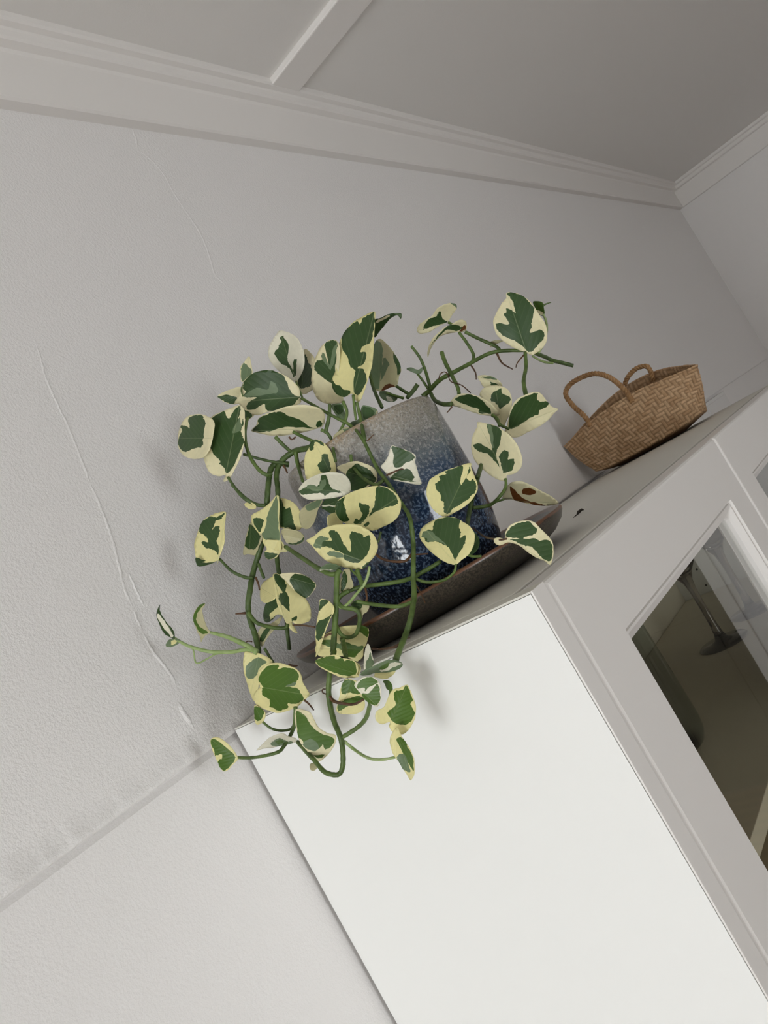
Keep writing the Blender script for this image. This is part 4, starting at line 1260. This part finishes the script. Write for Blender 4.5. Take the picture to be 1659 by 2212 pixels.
# --- petioles
P_ = [('E', [(1070, 665), (1150, 730), (1240, 785), (1330, 800), (1440, 782)], 28, 18, 'stem_young'),
      ('E', [(490, 530), (550, 575), (620, 592), (690, 580), (715, 540)], 18, 20, 'stem'),
      ('C', [(545, 1198), (480, 1206), (420, 1240), (345, 1268), (325, 1180), (300, 1150)], 12, 12, 'stem_young'),
      ('C', [(1350, 1000), (1380, 1060), (1430, 1085), (1490, 1060), (1515, 980), (1510, 910), (1470, 880), (1400, 870), (1360, 830), (1375, 790), (1440, 750)], 28, 34, 'stem'),
      ('F', [(690, 1310), (680, 1370), (650, 1440), (600, 1500), (540, 1570), (490, 1600), (450, 1565)], 22, 24, 'stem_young'),
      ('F', [(600, 1555), (680, 1572), (780, 1585), (900, 1592), (1000, 1560)], 28, 30, 'stem'),
      ('F', [(1310, 1290), (1295, 1350), (1220, 1405), (1100, 1418), (1020, 1395)], 18, 24, 'stem'),
      ('B', [(1036, 1440), (1036, 1500), (1000, 1560), (940, 1620), (880, 1640), (800, 1650)], 22, 28, 'stem'),
      ('B', [(1025, 1588), (960, 1608), (900, 1632), (850, 1645)], 16, 20, 'stem'),
      ('A', [(572, 1430), (640, 1530), (700, 1590), (780, 1628), (842, 1632)], 22, 26, 'stem_old'),
      ('A', [(712, 1000), (695, 1100), (702, 1200), (740, 1300), (800, 1382), (850, 1412), (885, 1404)], 22, 32, 'stem'),
      ('A', [(682, 1265), (800, 1298), (900, 1320), (1010, 1335)], 20, 20, 'stem_old'),
      ('A', [(910, 1138), (970, 1200), (1022, 1245)], 28, 24, 'stem'),
      ('A', [(1040, 1105), (1110, 1140), (1180, 1172)], 24, 26, 'stem'),
      ('A', [(1240, 1090), (1290, 1120), (1320, 1180), (1330, 1250), (1345, 1320)], 26, 22, 'stem'),
      ('A', [(1395, 885), (1425, 960), (1405, 1040), (1345, 1150), (1330, 1170)], 26, 18, 'stem'),
      ('A', [(1470, 840), (1480, 940), (1490, 1020)], 22, 18, 'stem'),
      ('A', [(1495, 890), (1520, 1000), (1540, 1100), (1550, 1170)], 22, 34, 'stem'),
      ('A', [(1302, 905), (1296, 1000), (1270, 1110)], 24, 30, 'stem_old'),
      ('A', [(1060, 745), (1090, 820), (1110, 870)], 16, 16, 'stem'),
      ('A', [(690, 745), (668, 800), (680, 850)], 10, 12, 'stem_old'),
      ('B', [(62, 690), (85, 780), (112, 850), (150, 930)], 24, 28, 'stem_old'),
      ('B', [(360, 490), (420, 570), (455, 650), (480, 730), (500, 805)], 20, 26, 'stem'),
      ('B', [(400, 682), (440, 735), (480, 795)], 16, 20, 'stem'),
      ('B', [(240, 768), (300, 808), (350, 838)], 22, 24, 'stem_old'),
      ('B', [(330, 860), (370, 815), (405, 765)], 30, 34, 'stem_old'),
      ('B', [(180, 825), (240, 845), (300, 862)], 18, 22, 'stem'),
      ('B', [(578, 535), (600, 600), (640, 680), (690, 780), (702, 832)], 32, 26, 'stem'),
      ('B', [(500, 830), (530, 880), (590, 906), (650, 905)], 30, 34, 'stem_old'),
      ('B', [(1176, 535), (1182, 640), (1165, 740), (1182, 845)], 26, 32, 'stem'),
      ('B', [(702, 392), (760, 470), (805, 550), (800, 605)], 22, 26, 'stem'),
      ('B', [(745, 388), (850, 440), (960, 488), (992, 515)], 24, 26, 'stem'),
      ('B', [(625, 320), (680, 345), (720, 360)], 20, 18, 'stem'),
      ('B', [(1305, 262), (1325, 310), (1330, 380), (1310, 470), (1270, 540)], 18, 18, 'stem_young'),
      ('B', [(1305, 200), (1325, 188), (1362, 176)], 16, 6, 'stem_old'),
      ('B', [(1372, 612), (1300, 600), (1230, 562)], 20, 14, 'stem_young'),
      ('B', [(940, 985), (975, 1010), (992, 1060)], 26, 24, 'stem'),
      ('B', [(1062, 1085), (1030, 1070), (1000, 1055), (960, 1000)], 20, 22, 'stem'),
      ('B', [(860, 1340), (845, 1390), (830, 1430)], 28, 26, 'stem_old'),
      ('C', [(512, 522), (600, 610), (700, 655), (748, 655)], 20, 28, 'stem_old'),
      ('C', [(985, 435), (1100, 512), (1220, 590), (1310, 632), (1368, 618)], 34, 34, 'stem'),
      ('C', [(715, 900), (745, 945), (790, 985), (900, 1015), (985, 1015), (998, 990)], 30, 26, 'stem'),
      ('C', [(600, -10), (690, 80), (770, 130), (840, 140)], 22, 28, 'stem_old'),
      ('C', [(790, 555), (830, 660)], 22, 22, 'stem_old'),
      ('C', [(835, 1165), (900, 1275)], 22, 22, 'stem_old'),
      ('F', [(556, 505), (570, 580), (620, 650), (690, 705), (740, 720), (790, 690)], 24, 26, 'stem'),
      ('F', [(160, 480), (178, 580), (212, 695)], 36, 20, 'stem'),
      ('F', [(770, 1060), (760, 1110), (745, 1140)], 22, 14, 'stem_old'),
      ('F', [(600, 1330), (625, 1400), (640, 1450)], 34, 30, 'stem'),
      ('F', [(1400, 1225), (1440, 1235), (1490, 1232)], 20, 20, 'stem'),
      ('F', [(550, 1325), (600, 1370), (650, 1420)], 18, 18, 'stem')]
for c, p, w0, w1, mt in P_:
    stem('petiole', c, p, w0, w1, mt, .002)
stem('petiole', 'D', [(1045, 378), (1000, 385), (955, 380), (880, 360), (800, 300)], 12, 18, 'root', 0, depth=[.598, .60, .63, .70, .79])
# --- aerial roots
R_ = [('B', [(975, 545), (1010, 610), (1085, 655)], 18, 8), ('B', [(1165, 555), (1120, 610), (1110, 642)], 12, 6), ('B', [(790, 630), (820, 680), (825, 728)], 14, 8),
      ('B', [(556, 730), (568, 690), (600, 675), (622, 695), (645, 745), (720, 770), (785, 826)], 8, 8), ('B', [(650, 925), (635, 945), (615, 968)], 14, 6),
      ('F', [(725, 1210), (780, 1250), (860, 1270), (950, 1265), (995, 1215)], 18, 20), ('E', [(968, 345), (1000, 380), (1080, 400), (1150, 400), (1212, 368)], 30, 16),
      ('E', [(945, 330), (918, 318), (920, 295), (940, 296)], 10, 8), ('D', [(310, 1100), (250, 1150), (150, 1170), (75, 1165)], 26, 14), ('C', [(625, 916), (700, 910)], 8, 20),
      ('C', [(1040, 995), (1110, 998), (1192, 1010)], 16, 12), ('C', [(770, 655), (790, 700), (798, 745)], 18, 10), ('C', [(690, 1130), (715, 1112), (745, 1115)], 8, 10),
      ('C', [(1010, 1282), (1050, 1290), (1070, 1288)], 20, 8), ('E', [(790, 375), (820, 400), (855, 445)], 18, 10), ('C', [(1245, 1090), (1290, 1065), (1330, 1055)], 12, 16),
      ('A', [(1010, 1140), (1030, 1160), (1055, 1140), (1048, 1160)], 14, 6), ('A', [(970, 1345), (985, 1370), (998, 1400)], 18, 10), ('D', [(390, 700), (430, 770), (458, 835)], 8, 8),
      ('F', [(660, 1460), (672, 1520), (668, 1555)], 16, 18), ('F', [(1010, 1222), (1060, 1218), (1110, 1215)], 10, 12), ('F', [(810, 655), (860, 632), (920, 608), (965, 615)], 14, 10),
      ('A', [(1570, 1170), (1590, 1150), (1615, 1125)], 12, 6), ('E', [(1480, 90), (1500, 60), (1480, 20)], 2, 2), ('D', [(300, 1095), (330, 1090), (352, 1088)], 14, 6)]
for c, p, w0, w1 in R_:
    if w0 > 3:
        stem('aerial_root', c, p, w0, w1, 'root', -.001)
